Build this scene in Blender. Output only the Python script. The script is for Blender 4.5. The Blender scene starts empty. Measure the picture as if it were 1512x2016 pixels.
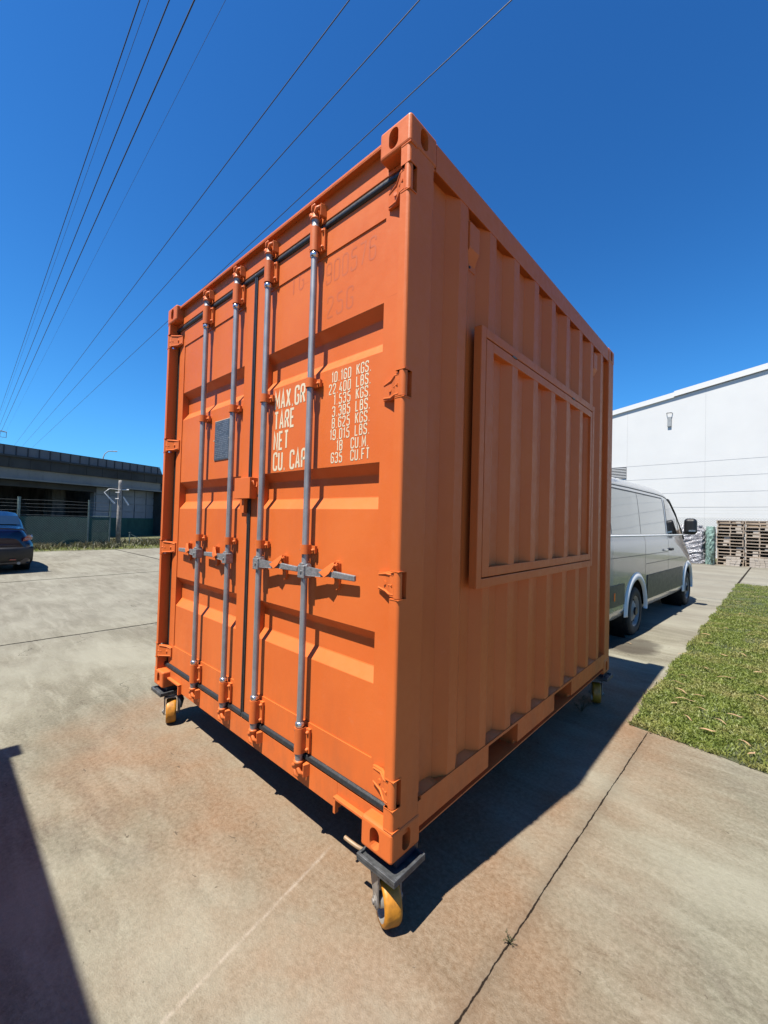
import bpy, bmesh, math, random
import numpy as np
from mathutils import Vector, Matrix
random.seed(7); rng = np.random.default_rng(7)
R = math.radians
scene = bpy.context.scene
col = scene.collection

# ---------------------------------------------------------------- camera, sky, sun, exposure
cam_d = bpy.data.cameras.new('camera'); cam = bpy.data.objects.new('camera', cam_d); col.objects.link(cam)
cam_d.sensor_fit = 'VERTICAL'; cam_d.sensor_height = 24.0; cam_d.lens = 815.9237/2016*24.0
cam_d.clip_start = 0.02; cam_d.clip_end = 5000
CR = [[0.7383408970, -0.0063894596, 0.6743974308], [0.6738592001, -0.0340597515, -0.7380743267], [0.0276857050, 0.9993993737, -0.0208421114]]
CP = (1.0173964, -1.2060369, 1.5664522)
cam.matrix_world = Matrix([CR[i] + [CP[i]] for i in range(3)] + [[0, 0, 0, 1]])
scene.camera = cam

SUN = Vector((-0.068, -0.47, 1.0)).normalized()          # towards the sun
elev = math.asin(SUN.z); azim = math.atan2(SUN.x, SUN.y)
world = bpy.data.worlds.new('World'); scene.world = world; world.use_nodes = True
nt = world.node_tree; nt.nodes.clear()
sky = nt.nodes.new('ShaderNodeTexSky'); sky.sky_type = 'NISHITA'; sky.sun_disc = False
sky.sun_elevation = elev; sky.sun_rotation = azim
sky.altitude = 0; sky.air_density = 1.15; sky.dust_density = 0.1; sky.ozone_density = 4.5
bg = nt.nodes.new('ShaderNodeBackground'); bg.inputs['Strength'].default_value = 0.0665
wo = nt.nodes.new('ShaderNodeOutputWorld')
gam = nt.nodes.new('ShaderNodeGamma'); gam.inputs[1].default_value = 1.75     # deep polarised-looking blue of the clear sky
k1 = nt.nodes.new('ShaderNodeVectorMath'); k1.operation = 'MULTIPLY'; SK = 0.0465; k1.inputs[1].default_value = (SK/0.40, SK/0.66, SK/1.5)
k2 = nt.nodes.new('ShaderNodeVectorMath'); k2.operation = 'ADD'; k2.inputs[1].default_value = (1, 1, 1)
k3 = nt.nodes.new('ShaderNodeVectorMath'); k3.operation = 'DIVIDE'; k4 = nt.nodes.new('ShaderNodeVectorMath'); k4.operation = 'MULTIPLY'; k4.inputs[1].default_value = (SK*4.6, SK*10.0, SK*10.8)
nt.links.new(sky.outputs[0], gam.inputs[0]); nt.links.new(gam.outputs[0], k1.inputs[0]); nt.links.new(k1.outputs[0], k2.inputs[0])
nt.links.new(gam.outputs[0], k3.inputs[0]); nt.links.new(k2.outputs[0], k3.inputs[1]); nt.links.new(k3.outputs[0], k4.inputs[0]); nt.links.new(k4.outputs[0], bg.inputs[0]); nt.links.new(bg.outputs[0], wo.inputs[0])
sun_d = bpy.data.lights.new('sun', 'SUN'); sun_d.energy = 5.0; sun_d.angle = R(0.53); sun_d.color = (1.0, 0.94, 0.84)
sun = bpy.data.objects.new('sun', sun_d); col.objects.link(sun)
sun.rotation_euler = SUN.to_track_quat('Z', 'Y').to_euler(); sun.location = (0, 0, 30)
vs = scene.view_settings
vs.view_transform = 'Standard'; vs.look = 'None'; vs.exposure = 1.22; vs.gamma = 1.0; vs.use_curve_mapping = False
scene.cycles.max_bounces = 8

# ---------------------------------------------------------------- material helpers
ALB = 0.61      # scales every base colour down so shadow fill and bounce stay dark
class NT:
    def __init__(s, name):
        s.m = bpy.data.materials.new(name); s.m.use_nodes = True
        s.t = s.m.node_tree; s.t.nodes.clear()
        s.out = s.t.nodes.new('ShaderNodeOutputMaterial'); s.b = s.t.nodes.new('ShaderNodeBsdfPrincipled')
        s.t.links.new(s.b.outputs[0], s.out.inputs[0])
        s.tc = s.t.nodes.new('ShaderNodeTexCoord')
    def link(s, a, b): s.t.links.new(a, b)
    def setv(s, sock, v):
        if hasattr(v, 'links'): s.link(v, sock)
        elif isinstance(v, (tuple, list)) and len(v) == 3 and sock.type == 'RGBA': sock.default_value = (*v, 1)
        else: sock.default_value = v
    def noise(s, scale, detail=4, rough=0.55, vec=None, dist=0.0, mapping=None):
        n = s.t.nodes.new('ShaderNodeTexNoise'); n.inputs['Scale'].default_value = scale
        n.inputs['Detail'].default_value = detail; n.inputs['Roughness'].default_value = rough; n.inputs['Distortion'].default_value = dist
        v = vec if vec is not None else s.tc.outputs['Object']
        if mapping:
            mp = s.t.nodes.new('ShaderNodeMapping'); mp.inputs['Scale'].default_value = mapping; s.link(v, mp.inputs[0]); v = mp.outputs[0]
        s.link(v, n.inputs['Vector']); return n.outputs['Fac']
    def ramp(s, f, lo, hi, a=0.0, b=1.0):
        n = s.t.nodes.new('ShaderNodeMapRange'); n.clamp = True
        s.setv(n.inputs[0], f); s.setv(n.inputs[1], lo); s.setv(n.inputs[2], hi); s.setv(n.inputs[3], a); s.setv(n.inputs[4], b)
        return n.outputs[0]
    def math(s, op, a, b=0.0, c=0.0, clamp=False):
        n = s.t.nodes.new('ShaderNodeMath'); n.operation = op; n.use_clamp = clamp
        s.setv(n.inputs[0], a); s.setv(n.inputs[1], b); s.setv(n.inputs[2], c); return n.outputs[0]
    def mix(s, f, a, b, mode='MIX'):
        n = s.t.nodes.new('ShaderNodeMix'); n.data_type = 'RGBA'; n.blend_type = mode
        s.setv(n.inputs[0], f); s.setv(n.inputs[6], a); s.setv(n.inputs[7], b); return n.outputs[2]
    def xyz(s, vec=None):
        n = s.t.nodes.new('ShaderNodeSeparateXYZ'); s.link(vec if vec is not None else s.tc.outputs['Object'], n.inputs[0]); return n.outputs
    def bump(s, h, strength=0.3, dist=0.01, nrm=None):
        n = s.t.nodes.new('ShaderNodeBump'); n.inputs['Strength'].default_value = strength; n.inputs['Distance'].default_value = dist
        s.link(h, n.inputs['Height'])
        if nrm is not None: s.link(nrm, n.inputs['Normal'])
        s.link(n.outputs[0], s.b.inputs['Normal']); return n.outputs[0]
    def done(s, color=None, rough=None, metal=0.0, spec=0.5, coat=0.0):
        if color is not None: s.setv(s.b.inputs['Base Color'], s.mix(1.0, color, (ALB, ALB, ALB), 'MULTIPLY'))
        if rough is not None: s.setv(s.b.inputs['Roughness'], rough)
        s.b.inputs['Metallic'].default_value = metal
        s.b.inputs['Specular IOR Level'].default_value = spec
        s.b.inputs['Coat Weight'].default_value = coat; s.b.inputs['Coat Roughness'].default_value = 0.04
        return s.m

def simple(name, c, rough=0.5, metal=0.0, var=0.12, scale=8.0, spec=0.5, coat=0.0, bump=0.0, bscale=60.0):
    n = NT(name); f = n.noise(scale, 5)
    lo = tuple(x*(1-var) for x in c); hi = tuple(min(1, x*(1+var)) for x in c)
    cc = n.mix(n.ramp(f, 0.3, 0.7), lo, hi)
    rr = n.ramp(n.noise(scale*2.3, 3), 0.3, 0.7, max(0.02, rough-0.06), rough+0.06)
    if bump: n.bump(n.noise(bscale, 4), bump, 0.004)
    return n.done(cc, rr, metal, spec, coat)

# orange container paint: brushed repaint with faint blotches, fine orange peel, a little grime near edges' height
def orange_paint():
    n = NT('orange_paint')
    f = n.noise(1.7, 5, 0.6); g = n.noise(23, 4, 0.6); w = n.noise(5.0, 6, 0.65, mapping=(1, 1, 0.18))
    c = n.mix(n.ramp(f, 0.3, 0.7), (0.75, 0.160, 0.032), (0.82, 0.195, 0.043))
    c = n.mix(n.ramp(w, 0.5, 0.78, 0, 0.22), c, (0.60, 0.135, 0.040))
    c = n.mix(n.ramp(g, 0.66, 0.78, 0, 0.3), c, (0.80, 0.25, 0.10))
    speck = n.noise(160, 2, 0.5)
    c = n.mix(n.ramp(speck, 0.74, 0.79, 0, 0.35), c, (0.42, 0.12, 0.05))
    sx_, sy_, sz_ = n.xyz()
    dirt = n.math('MULTIPLY', n.ramp(n.noise(6.0, 6, 0.7, mapping=(1, 1, 0.35)), 0.46, 0.72), n.ramp(sz_, 0.02, 0.55, 0.55, 0.0))
    c = n.mix(dirt, c, (0.34, 0.12, 0.05))
    scr = n.noise(18, 3, 0.6, mapping=(0.25, 0.25, 6)); c = n.mix(n.math('MULTIPLY', n.ramp(scr, 0.70, 0.73, 0, 0.5), n.ramp(n.noise(2.5, 2), 0.5, 0.6)), c, (0.50, 0.10, 0.03))
    n.bump(n.math('ADD', n.math('MULTIPLY', n.noise(75, 3), 0.5), n.noise(9, 3)), 0.10, 0.006)
    return n.done(c, n.ramp(g, 0.3, 0.7, 0.42, 0.58), 0, 0.28)
ORANGE = orange_paint()
CREAM = simple('cream_marking_paint', (0.86, 0.74, 0.52), 0.5, var=0.06)
GHOST = simple('orange_paint_over_old_marking', (0.66, 0.150, 0.036), 0.5, var=0.05)
GASKET = simple('black_rubber_seal', (0.022, 0.024, 0.026), 0.45, var=0.3, scale=30, bump=0.2)
def galv():
    n = NT('galvanised_steel'); f = n.noise(14, 5, 0.6); v = n.noise(60, 3, mapping=(1, 1, 0.2))
    c = n.mix(n.ramp(f, 0.3, 0.7), (0.36, 0.365, 0.38), (0.50, 0.505, 0.52))
    c = n.mix(n.ramp(v, 0.6, 0.75, 0, 0.45), c, (0.30, 0.29, 0.28))
    return n.done(c, n.ramp(v, 0.3, 0.7, 0.42, 0.58), 0.55)
GALV = galv()
GALVD = simple('worn_galvanised_casting', (0.36, 0.37, 0.38), 0.5, 0.55, var=0.3, scale=60, bump=0.4, bscale=120)
BRIGHT = simple('bright_zinc', (0.80, 0.81, 0.83), 0.22, 0.9, var=0.08)
PLATE = simple('dark_grey_data_plate', (0.10, 0.12, 0.145), 0.4, 0.2, var=0.2, scale=20)
PLATEL = simple('pale_plate_edge', (0.62, 0.50, 0.34), 0.5, var=0.1)
PLATET = simple('plate_engraving', (0.26, 0.29, 0.33), 0.4, 0.2, var=0.1)
STEELD = simple('dark_painted_steel', (0.085, 0.09, 0.095), 0.5, 0.2, var=0.5, scale=30, bump=0.4)
STEELB = simple('dark_blue_painted_steel', (0.006, 0.010, 0.035), 0.45, 0.1, var=0.3)
STEELG = simple('grey_caster_steel', (0.30, 0.275, 0.25), 0.5, 0.3, var=0.25, scale=30)
YELLOW = simple('amber_polyurethane', (0.54, 0.215, 0.012), 0.5, var=0.3, scale=30, bump=0.3)
HUBC = simple('cast_aluminium_hub', (0.42, 0.40, 0.36), 0.5, 0.5, var=0.2)
PEDAL = simple('tan_pedal_paint', (0.36, 0.24, 0.14), 0.5, 0.1)
BLACK = simple('black_plastic', (0.012, 0.012, 0.014), 0.5, var=0.3)
TYRE = simple('tyre_rubber', (0.014, 0.014, 0.014), 0.8, var=0.3, scale=20)
RIM = simple('grey_steel_rim', (0.24, 0.245, 0.25), 0.5, 0.15, var=0.12)
def carpaint(name, c, rough=0.3, metal=0.35):
    n = NT(name); f = n.noise(3, 3)
    cc = n.mix(n.ramp(f, 0.3, 0.7), tuple(x*0.94 for x in c), c)
    return n.done(cc, rough, metal, 0.5, 0.6)
VANP = carpaint('silver_van_paint', (0.50, 0.51, 0.52), 0.20, 0.45)
BLUEP = carpaint('dark_blue_car_paint', (0.002, 0.003, 0.026), 0.16, 0.1)
BELT = simple('pale_grey_moulding', (0.86, 0.87, 0.87), 0.4, var=0.04)
CLAD = simple('dark_grey_cladding', (0.05, 0.055, 0.045), 0.45, var=0.2)
GLASS = simple('tinted_glass', (0.012, 0.018, 0.020), 0.04, 0.0, var=0.1, spec=1.0, coat=1.0)
GLASSV = simple('van_privacy_glass', (0.24, 0.28, 0.29), 0.03, 0.8, var=0.1, spec=1.0, coat=1.0)
RED = simple('red_lamp_lens', (0.30, 0.012, 0.012), 0.15, coat=1.0)
REDC = simple('clear_lamp_lens', (0.55, 0.35, 0.32), 0.1, coat=1.0)
AMBER = simple('orange_reflector', (0.45, 0.10, 0.01), 0.3)
WHITEW = simple('white_wall_panel', (0.76, 0.765, 0.755), 0.5, var=0.03, scale=0.6)
WHITET = simple('white_metal_flashing', (0.82, 0.82, 0.81), 0.4, var=0.03)
SEAM = simple('grey_joint_sealant', (0.58, 0.59, 0.60), 0.7)
LOUVRE = simple('dark_louvre_metal', (0.05, 0.055, 0.065), 0.5)
LAMPG = simple('grey_lamp_housing', (0.35, 0.37, 0.38), 0.5)
FGREEN = simple('green_painted_post', (0.16, 0.22, 0.20), 0.5, 0.2, var=0.3, scale=12)
WIRE = simple('dull_galvanised_wire', (0.30, 0.31, 0.30), 0.5, 0.6)
CABLE = simple('dark_cable', (0.02, 0.022, 0.03), 0.6)
WOODP = simple('weathered_grey_pole_timber', (0.30, 0.28, 0.26), 0.8, var=0.4, scale=9, bump=0.5)

def wood(name, a, b):
    n = NT(name); f = n.noise(6, 5, 0.6, mapping=(0.6, 8, 8)); g = n.noise(1.3, 2)
    c = n.mix(n.ramp(f, 0.3, 0.72), a, b); c = n.mix(n.ramp(g, 0.4, 0.6, 0, 0.4), c, tuple(x*0.65 for x in a))
    n.bump(f, 0.3, 0.004); return n.done(c, 0.8)
PALLET = wood('weathered_pallet_timber', (0.36, 0.27, 0.19), (0.54, 0.45, 0.36))
PALLETB = wood('sawn_pallet_block', (0.50, 0.43, 0.35), (0.62, 0.55, 0.47))

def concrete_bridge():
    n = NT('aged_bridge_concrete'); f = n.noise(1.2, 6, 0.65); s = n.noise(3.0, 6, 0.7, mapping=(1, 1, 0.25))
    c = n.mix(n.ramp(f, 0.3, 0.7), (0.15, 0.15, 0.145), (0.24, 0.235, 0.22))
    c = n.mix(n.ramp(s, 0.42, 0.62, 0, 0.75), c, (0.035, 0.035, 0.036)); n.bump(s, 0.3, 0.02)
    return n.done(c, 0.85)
BCONC = concrete_bridge()
def concrete_plain(name, a, b, dark, sc=1.0):
    n = NT(name); f = n.noise(0.8*sc, 6, 0.6); s = n.noise(4.0*sc, 6, 0.7, mapping=(1, 1, 0.4))
    c = n.mix(n.ramp(f, 0.3, 0.7), a, b); c = n.mix(n.ramp(s, 0.55, 0.75, 0, 0.5), c, dark)
    n.bump(n.noise(30, 4), 0.2, 0.01); return n.done(c, 0.85)
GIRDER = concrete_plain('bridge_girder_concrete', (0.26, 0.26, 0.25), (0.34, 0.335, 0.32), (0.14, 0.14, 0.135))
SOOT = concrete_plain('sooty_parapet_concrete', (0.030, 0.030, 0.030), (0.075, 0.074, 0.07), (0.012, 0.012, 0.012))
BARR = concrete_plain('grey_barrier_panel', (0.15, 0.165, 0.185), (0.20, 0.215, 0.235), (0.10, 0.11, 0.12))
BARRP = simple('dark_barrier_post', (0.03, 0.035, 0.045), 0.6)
BLOCKW = concrete_plain('bluish_abutment_panel', (0.26, 0.29, 0.33), (0.33, 0.36, 0.41), (0.16, 0.17, 0.20))  # bluish cast of the shaded wall is put into its colour
def translucent_cloth():
    n = NT('green_shade_cloth'); f = n.noise(4, 5, 0.6, mapping=(1, 1, 0.4))
    c = n.mix(n.ramp(f, 0.3, 0.7), (0.012, 0.075, 0.062), (0.025, 0.120, 0.095))
    return n.done(c, 0.85)
CLOTH = translucent_cloth()
def plastic_wrap():
    n = NT('silver_plastic_wrap'); f = n.noise(9, 6, 0.7, mapping=(1, 1, 3), dist=1.0)
    c = n.mix(n.ramp(f, 0.42, 0.6), (0.10, 0.09, 0.11), (0.72, 0.72, 0.74)); n.bump(f, 0.8, 0.05)
    return n.done(c, 0.25, 0.25)
WRAP = plastic_wrap()
WRAPG = simple('green_plastic_wrap', (0.22, 0.33, 0.28), 0.4, var=0.6, scale=12, bump=0.8, bscale=15)

# ---- ground: weathered concrete with rusty stain round the container, joints, cracks, grain
def ground_mat(name, slab=True):
    n = NT(name); P = n.tc.outputs['Object']
    big = n.noise(0.35, 5, 0.6); mid = n.noise(1.8, 6, 0.62); fine = n.noise(46, 5, 0.75); grain = n.noise(170, 3, 0.65)
    c = n.mix(n.ramp(mid, 0.3, 0.7), (0.150, 0.138, 0.096), (0.255, 0.240, 0.172))
    X, Y, Z = n.xyz(P)
    # grazed trowel streaks, elongated along x+y
    st = n.noise(3.0, 6, 0.65, mapping=(0.5, 2.6, 1), dist=0.6)
    c = n.mix(n.ramp(st, 0.45, 0.70, 0, 0.75), c, (0.37, 0.360, 0.278))
    st2 = n.noise(2.1, 6, 0.7, mapping=(1.0, 2.0, 1), dist=1.2)
    c = n.mix(n.ramp(st2, 0.52, 0.70, 0, 0.65), c, (0.115, 0.092, 0.066))
    # rust-brown tint: a band round the container footprint
    nx = n.math('ADD', X, n.math('MULTIPLY', n.math('SUBTRACT', n.noise(0.9, 5), 0.5), 1.6))
    ny = n.math('ADD', Y, n.math('MULTIPLY', n.math('SUBTRACT', n.noise(1.1, 5, mapping=(1, 1, 3)), 0.5), 1.6))
    dx = n.math('MAXIMUM', n.math('SUBTRACT', n.math('ABSOLUTE', n.math('ADD', nx, 1.05)), 1.25), 0.0)
    dy = n.math('MAXIMUM', n.math('SUBTRACT', n.math('ABSOLUTE', n.math('SUBTRACT', ny, 1.6)), 1.75), 0.0)
    dd = n.math('SQRT', n.math('ADD', n.math('MULTIPLY', dx, dx), n.math('MULTIPLY', dy, dy)))
    rust = n.ramp(dd, 0.0, 0.70, 1.0, 0.0)
    rust = n.math('MULTIPLY', rust, n.ramp(n.noise(2.3, 5, 0.6), 0.28, 0.62, 0.45, 1.0))
    c = n.mix(n.math('MULTIPLY', rust, 0.80), c, (0.285, 0.138, 0.058))
    red = n.ramp(n.noise(1.4, 4, mapping=(1, 1, 5)), 0.56, 0.70, 0, 0.14)
    c = n.mix(red, c, (0.20, 0.13, 0.095))
    # aggregate grain
    c = n.mix(n.ramp(fine, 0.36, 0.64, 0.0, 1.0), n.mix(0.30, c, (0.10, 0.085, 0.065)), n.mix(0.22, c, (0.50, 0.46, 0.38)))
    c = n.mix(n.ramp(grain, 0.60, 0.72, 0, 0.35), c, (0.52, 0.47, 0.39))
    c = n.mix(n.ramp(grain, 0.30, 0.38, 0.45, 0.0), c, (0.07, 0.06, 0.05))
    pz = n.noise(0.55, 5, 0.55, mapping=(1, 1.6, 9)); c = n.mix(n.math('MULTIPLY', n.ramp(pz, 0.46, 0.62, 0, 0.7), n.math('SUBTRACT', 1.0, n.math('MULTIPLY', rust, 0.7))), c, (0.385, 0.375, 0.295))
    c = n.mix(n.ramp(pz, 0.30, 0.44, 0.35, 0), c, (0.15, 0.130, 0.090))
    # small dark spots
    sp = n.noise(13, 4, 0.6, mapping=(1, 1.3, 2), dist=0.5); c = n.mix(n.ramp(sp, 0.70, 0.715, 0, 0.65), c, (0.07, 0.055, 0.04))
    # joints
    wob = n.math('MULTIPLY', n.math('SUBTRACT', n.noise(3.5, 5, 0.7), 0.5), 0.05)
    wob2 = n.math('MULTIPLY', n.math('SUBTRACT', n.noise(28, 3, 0.7), 0.5), 0.016)
    W = n.math('ADD', wob, wob2)
    masks = []
    def vline(x0, slope, half, ymin, ymax, wb=True, soft=0.004):
        d = n.math('SUBTRACT', X, n.math('ADD', n.math('MULTIPLY', Y, slope), x0))
        if wb: d = n.math('ADD', d, W)
        m = n.ramp(n.math('ABSOLUTE', d), half, half+soft, 1, 0)
        m = n.math('MULTIPLY', m, n.ramp(Y, ymin, ymin+0.02)); return n.math('MULTIPLY', m, n.ramp(Y, ymax-0.02, ymax, 1, 0))
    def hline(y0, slope, half, xmin, xmax, soft=0.004):
        d = n.math('ADD', n.math('SUBTRACT', Y, n.math('ADD', n.math('MULTIPLY', X, slope), y0)), wob2)
        m = n.ramp(n.math('ABSOLUTE', d), half, half+soft, 1, 0)
        m = n.math('MULTIPLY', m, n.ramp(X, xmin, xmin+0.02)); return n.math('MULTIPLY', m, n.ramp(X, xmax-0.02, xmax, 1, 0))
    jw = n.ramp(n.noise(9, 4, 0.7), 0.35, 0.7, 0.0, 0.0042)
    dj = n.math('ADD', n.math('SUBTRACT', X, n.math('ADD', n.math('MULTIPLY', Y, 0.022), 0.322)), n.math('MULTIPLY', W, 0.35))
    mj = n.math('MULTIPLY', n.ramp(n.math('SUBTRACT', n.math('ABSOLUTE', dj), jw), -0.0005, 0.0018, 1, 0), n.ramp(Y, 2.55, 2.56, 1, 0))
    edge = n.math('MULTIPLY', n.ramp(n.math('ABSOLUTE', dj), 0.005, 0.07, 0.30, 0), n.ramp(Y, 2.55, 2.56, 1, 0))
    c = n.mix(edge, c, (0.13, 0.10, 0.07))
    for m in (vline(-5.46, 0.02, 0.012, -30, 60, True, 0.01), vline(-11.1, -0.05, 0.02, -30, 60, True, 0.02), hline(4.25, 0.0, 0.02, -60, -2.4, 0.02),
              vline(0.17, 0.022, 0.02, 14.8, 40, False, 0.01), hline(22.0, 0.0, 0.02, -20, 20, 0.03)):
        masks.append(m)
    jm = masks[0]
    for m in masks[1:]: jm = n.math('MAXIMUM', jm, m)
    # hairline cracks from a stretched voronoi edge
    vo = n.t.nodes.new('ShaderNodeTexVoronoi'); vo.feature = 'DISTANCE_TO_EDGE'; vo.inputs['Scale'].default_value = 0.42
    wv = n.t.nodes.new('ShaderNodeVectorMath'); wv.operation = 'ADD'
    nc = n.t.nodes.new('ShaderNodeTexNoise'); nc.inputs['Scale'].default_value = 2.2; nc.inputs['Detail'].default_value = 6
    n.link(P, nc.inputs['Vector']); n.link(P, wv.inputs[0]); n.link(nc.outputs['Color'], wv.inputs[1]); n.link(wv.outputs[0], vo.inputs['Vector'])
    ck = n.math('MULTIPLY', n.math('MULTIPLY', n.ramp(vo.outputs['Distance'], 0.0008, 0.0025, 1, 0), n.ramp(X, -1.9, -1.5, 1, 0)), n.ramp(n.noise(0.7, 3, mapping=(1, 1, 7)), 0.50, 0.56))
    ck = n.math('MULTIPLY', ck, 0.7)
    # pale drag scratch in front of the near corner: from (-0.33,-0.70) to (-0.50,0.12)
    d = n.math('ADD', n.math('SUBTRACT', X, n.math('ADD', n.math('MULTIPLY', Y, -0.195), -0.47)), n.math('MULTIPLY', W, 0.25))
    sc = n.math('MULTIPLY', n.ramp(n.math('ABSOLUTE', d), 0.001, 0.012, 0.42, 0), n.ramp(n.noise(22, 5, 0.7), 0.36, 0.60, 0.15, 1.0))
    sc = n.math('MULTIPLY', sc, n.ramp(Y, 0.12, 0.16, 1, 0)); c = n.mix(sc, c, (0.55, 0.48, 0.40))
    # damp stain between the container and the van
    ex = n.math('MULTIPLY', n.math('ADD', X, 0.28), 2.6); ey = n.math('MULTIPLY', n.math('SUBTRACT', Y, 5.15), 2.1)
    r = n.math('ADD', n.math('SQRT', n.math('ADD', n.math('MULTIPLY', ex, ex), n.math('MULTIPLY', ey, ey))), n.math('MULTIPLY', n.math('SUBTRACT', n.noise(3, 5), 0.5), 0.9))
    c = n.mix(n.ramp(r, 0.75, 1.0, 0.72, 0), c, (0.06, 0.05, 0.04))
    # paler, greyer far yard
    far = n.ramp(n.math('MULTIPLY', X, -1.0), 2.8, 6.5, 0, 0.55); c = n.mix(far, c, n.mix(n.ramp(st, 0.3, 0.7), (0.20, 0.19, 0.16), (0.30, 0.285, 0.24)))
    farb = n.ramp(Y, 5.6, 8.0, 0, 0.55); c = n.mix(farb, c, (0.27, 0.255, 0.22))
    jall = n.math('MAXIMUM', jm, mj)
    c = n.mix(n.math('MULTIPLY', jall, 0.95), c, (0.014, 0.009, 0.006)); c = n.mix(ck, c, (0.06, 0.05, 0.04))
    h = n.math('ADD', n.math('MULTIPLY', fine, 0.7), n.math('MULTIPLY', grain, 0.4))
    h = n.math('ADD', h, n.math('MULTIPLY', mid, 1.2)); h = n.math('SUBTRACT', h, n.math('MULTIPLY', jall, 3.0))
    n.bump(h, 0.8, 0.008)
    return n.done(c, n.ramp(fine, 0.3, 0.7, 0.80, 0.98), 0, 0.10)
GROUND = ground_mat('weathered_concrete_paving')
def soil_grass(name, a, b, c3, sc=1.0):
    n = NT(name); f = n.noise(9*sc, 6, 0.7); g = n.noise(1.3*sc, 4); k = n.noise(45*sc, 3, 0.7)
    c = n.mix(n.ramp(f, 0.35, 0.65), a, b); c = n.mix(n.ramp(g, 0.4, 0.65, 0, 0.5), c, c3)
    c = n.mix(n.ramp(k, 0.4, 0.6, 0, 0.5), c, tuple(x*0.4 for x in a)); n.bump(f, 0.6, 0.02)
    return n.done(c, 0.95)
SOIL = soil_grass('lawn_soil', (0.05, 0.075, 0.02), (0.085, 0.11, 0.035), (0.12, 0.10, 0.055))
VERGE = soil_grass('verge_turf', (0.10, 0.12, 0.035), (0.17, 0.175, 0.06), (0.20, 0.17, 0.09), 0.7)
def blade_mat(name, a, b, dry):
    n = NT(name); g = n.noise(2.2, 4, 0.6); k = n.noise(23, 3, 0.6)
    c = n.mix(n.ramp(k, 0.3, 0.7), a, b); c = n.mix(n.ramp(g, 0.46, 0.68, 0, 0.7), c, dry)
    tr = n.t.nodes.new('ShaderNodeBsdfTranslucent'); n.link(c, tr.inputs[0])
    mx = n.t.nodes.new('ShaderNodeMixShader'); mx.inputs[0].default_value = 0.3
    n.link(n.b.outputs[0], mx.inputs[1]); n.link(tr.outputs[0], mx.inputs[2]); n.link(mx.outputs[0], n.out.inputs[0])
    return n.done(c, 0.55, 0, 0.4)
BLADE = blade_mat('grass_blades', (0.12, 0.17, 0.028), (0.29, 0.34, 0.065), (0.44, 0.37, 0.15))
WEED = blade_mat('dull_weed_leaves', (0.05, 0.06, 0.025), (0.11, 0.11, 0.05), (0.17, 0.13, 0.075))
DLEAF = simple('dry_leaf', (0.50, 0.32, 0.17), 0.6, var=0.45, scale=5)

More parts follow.
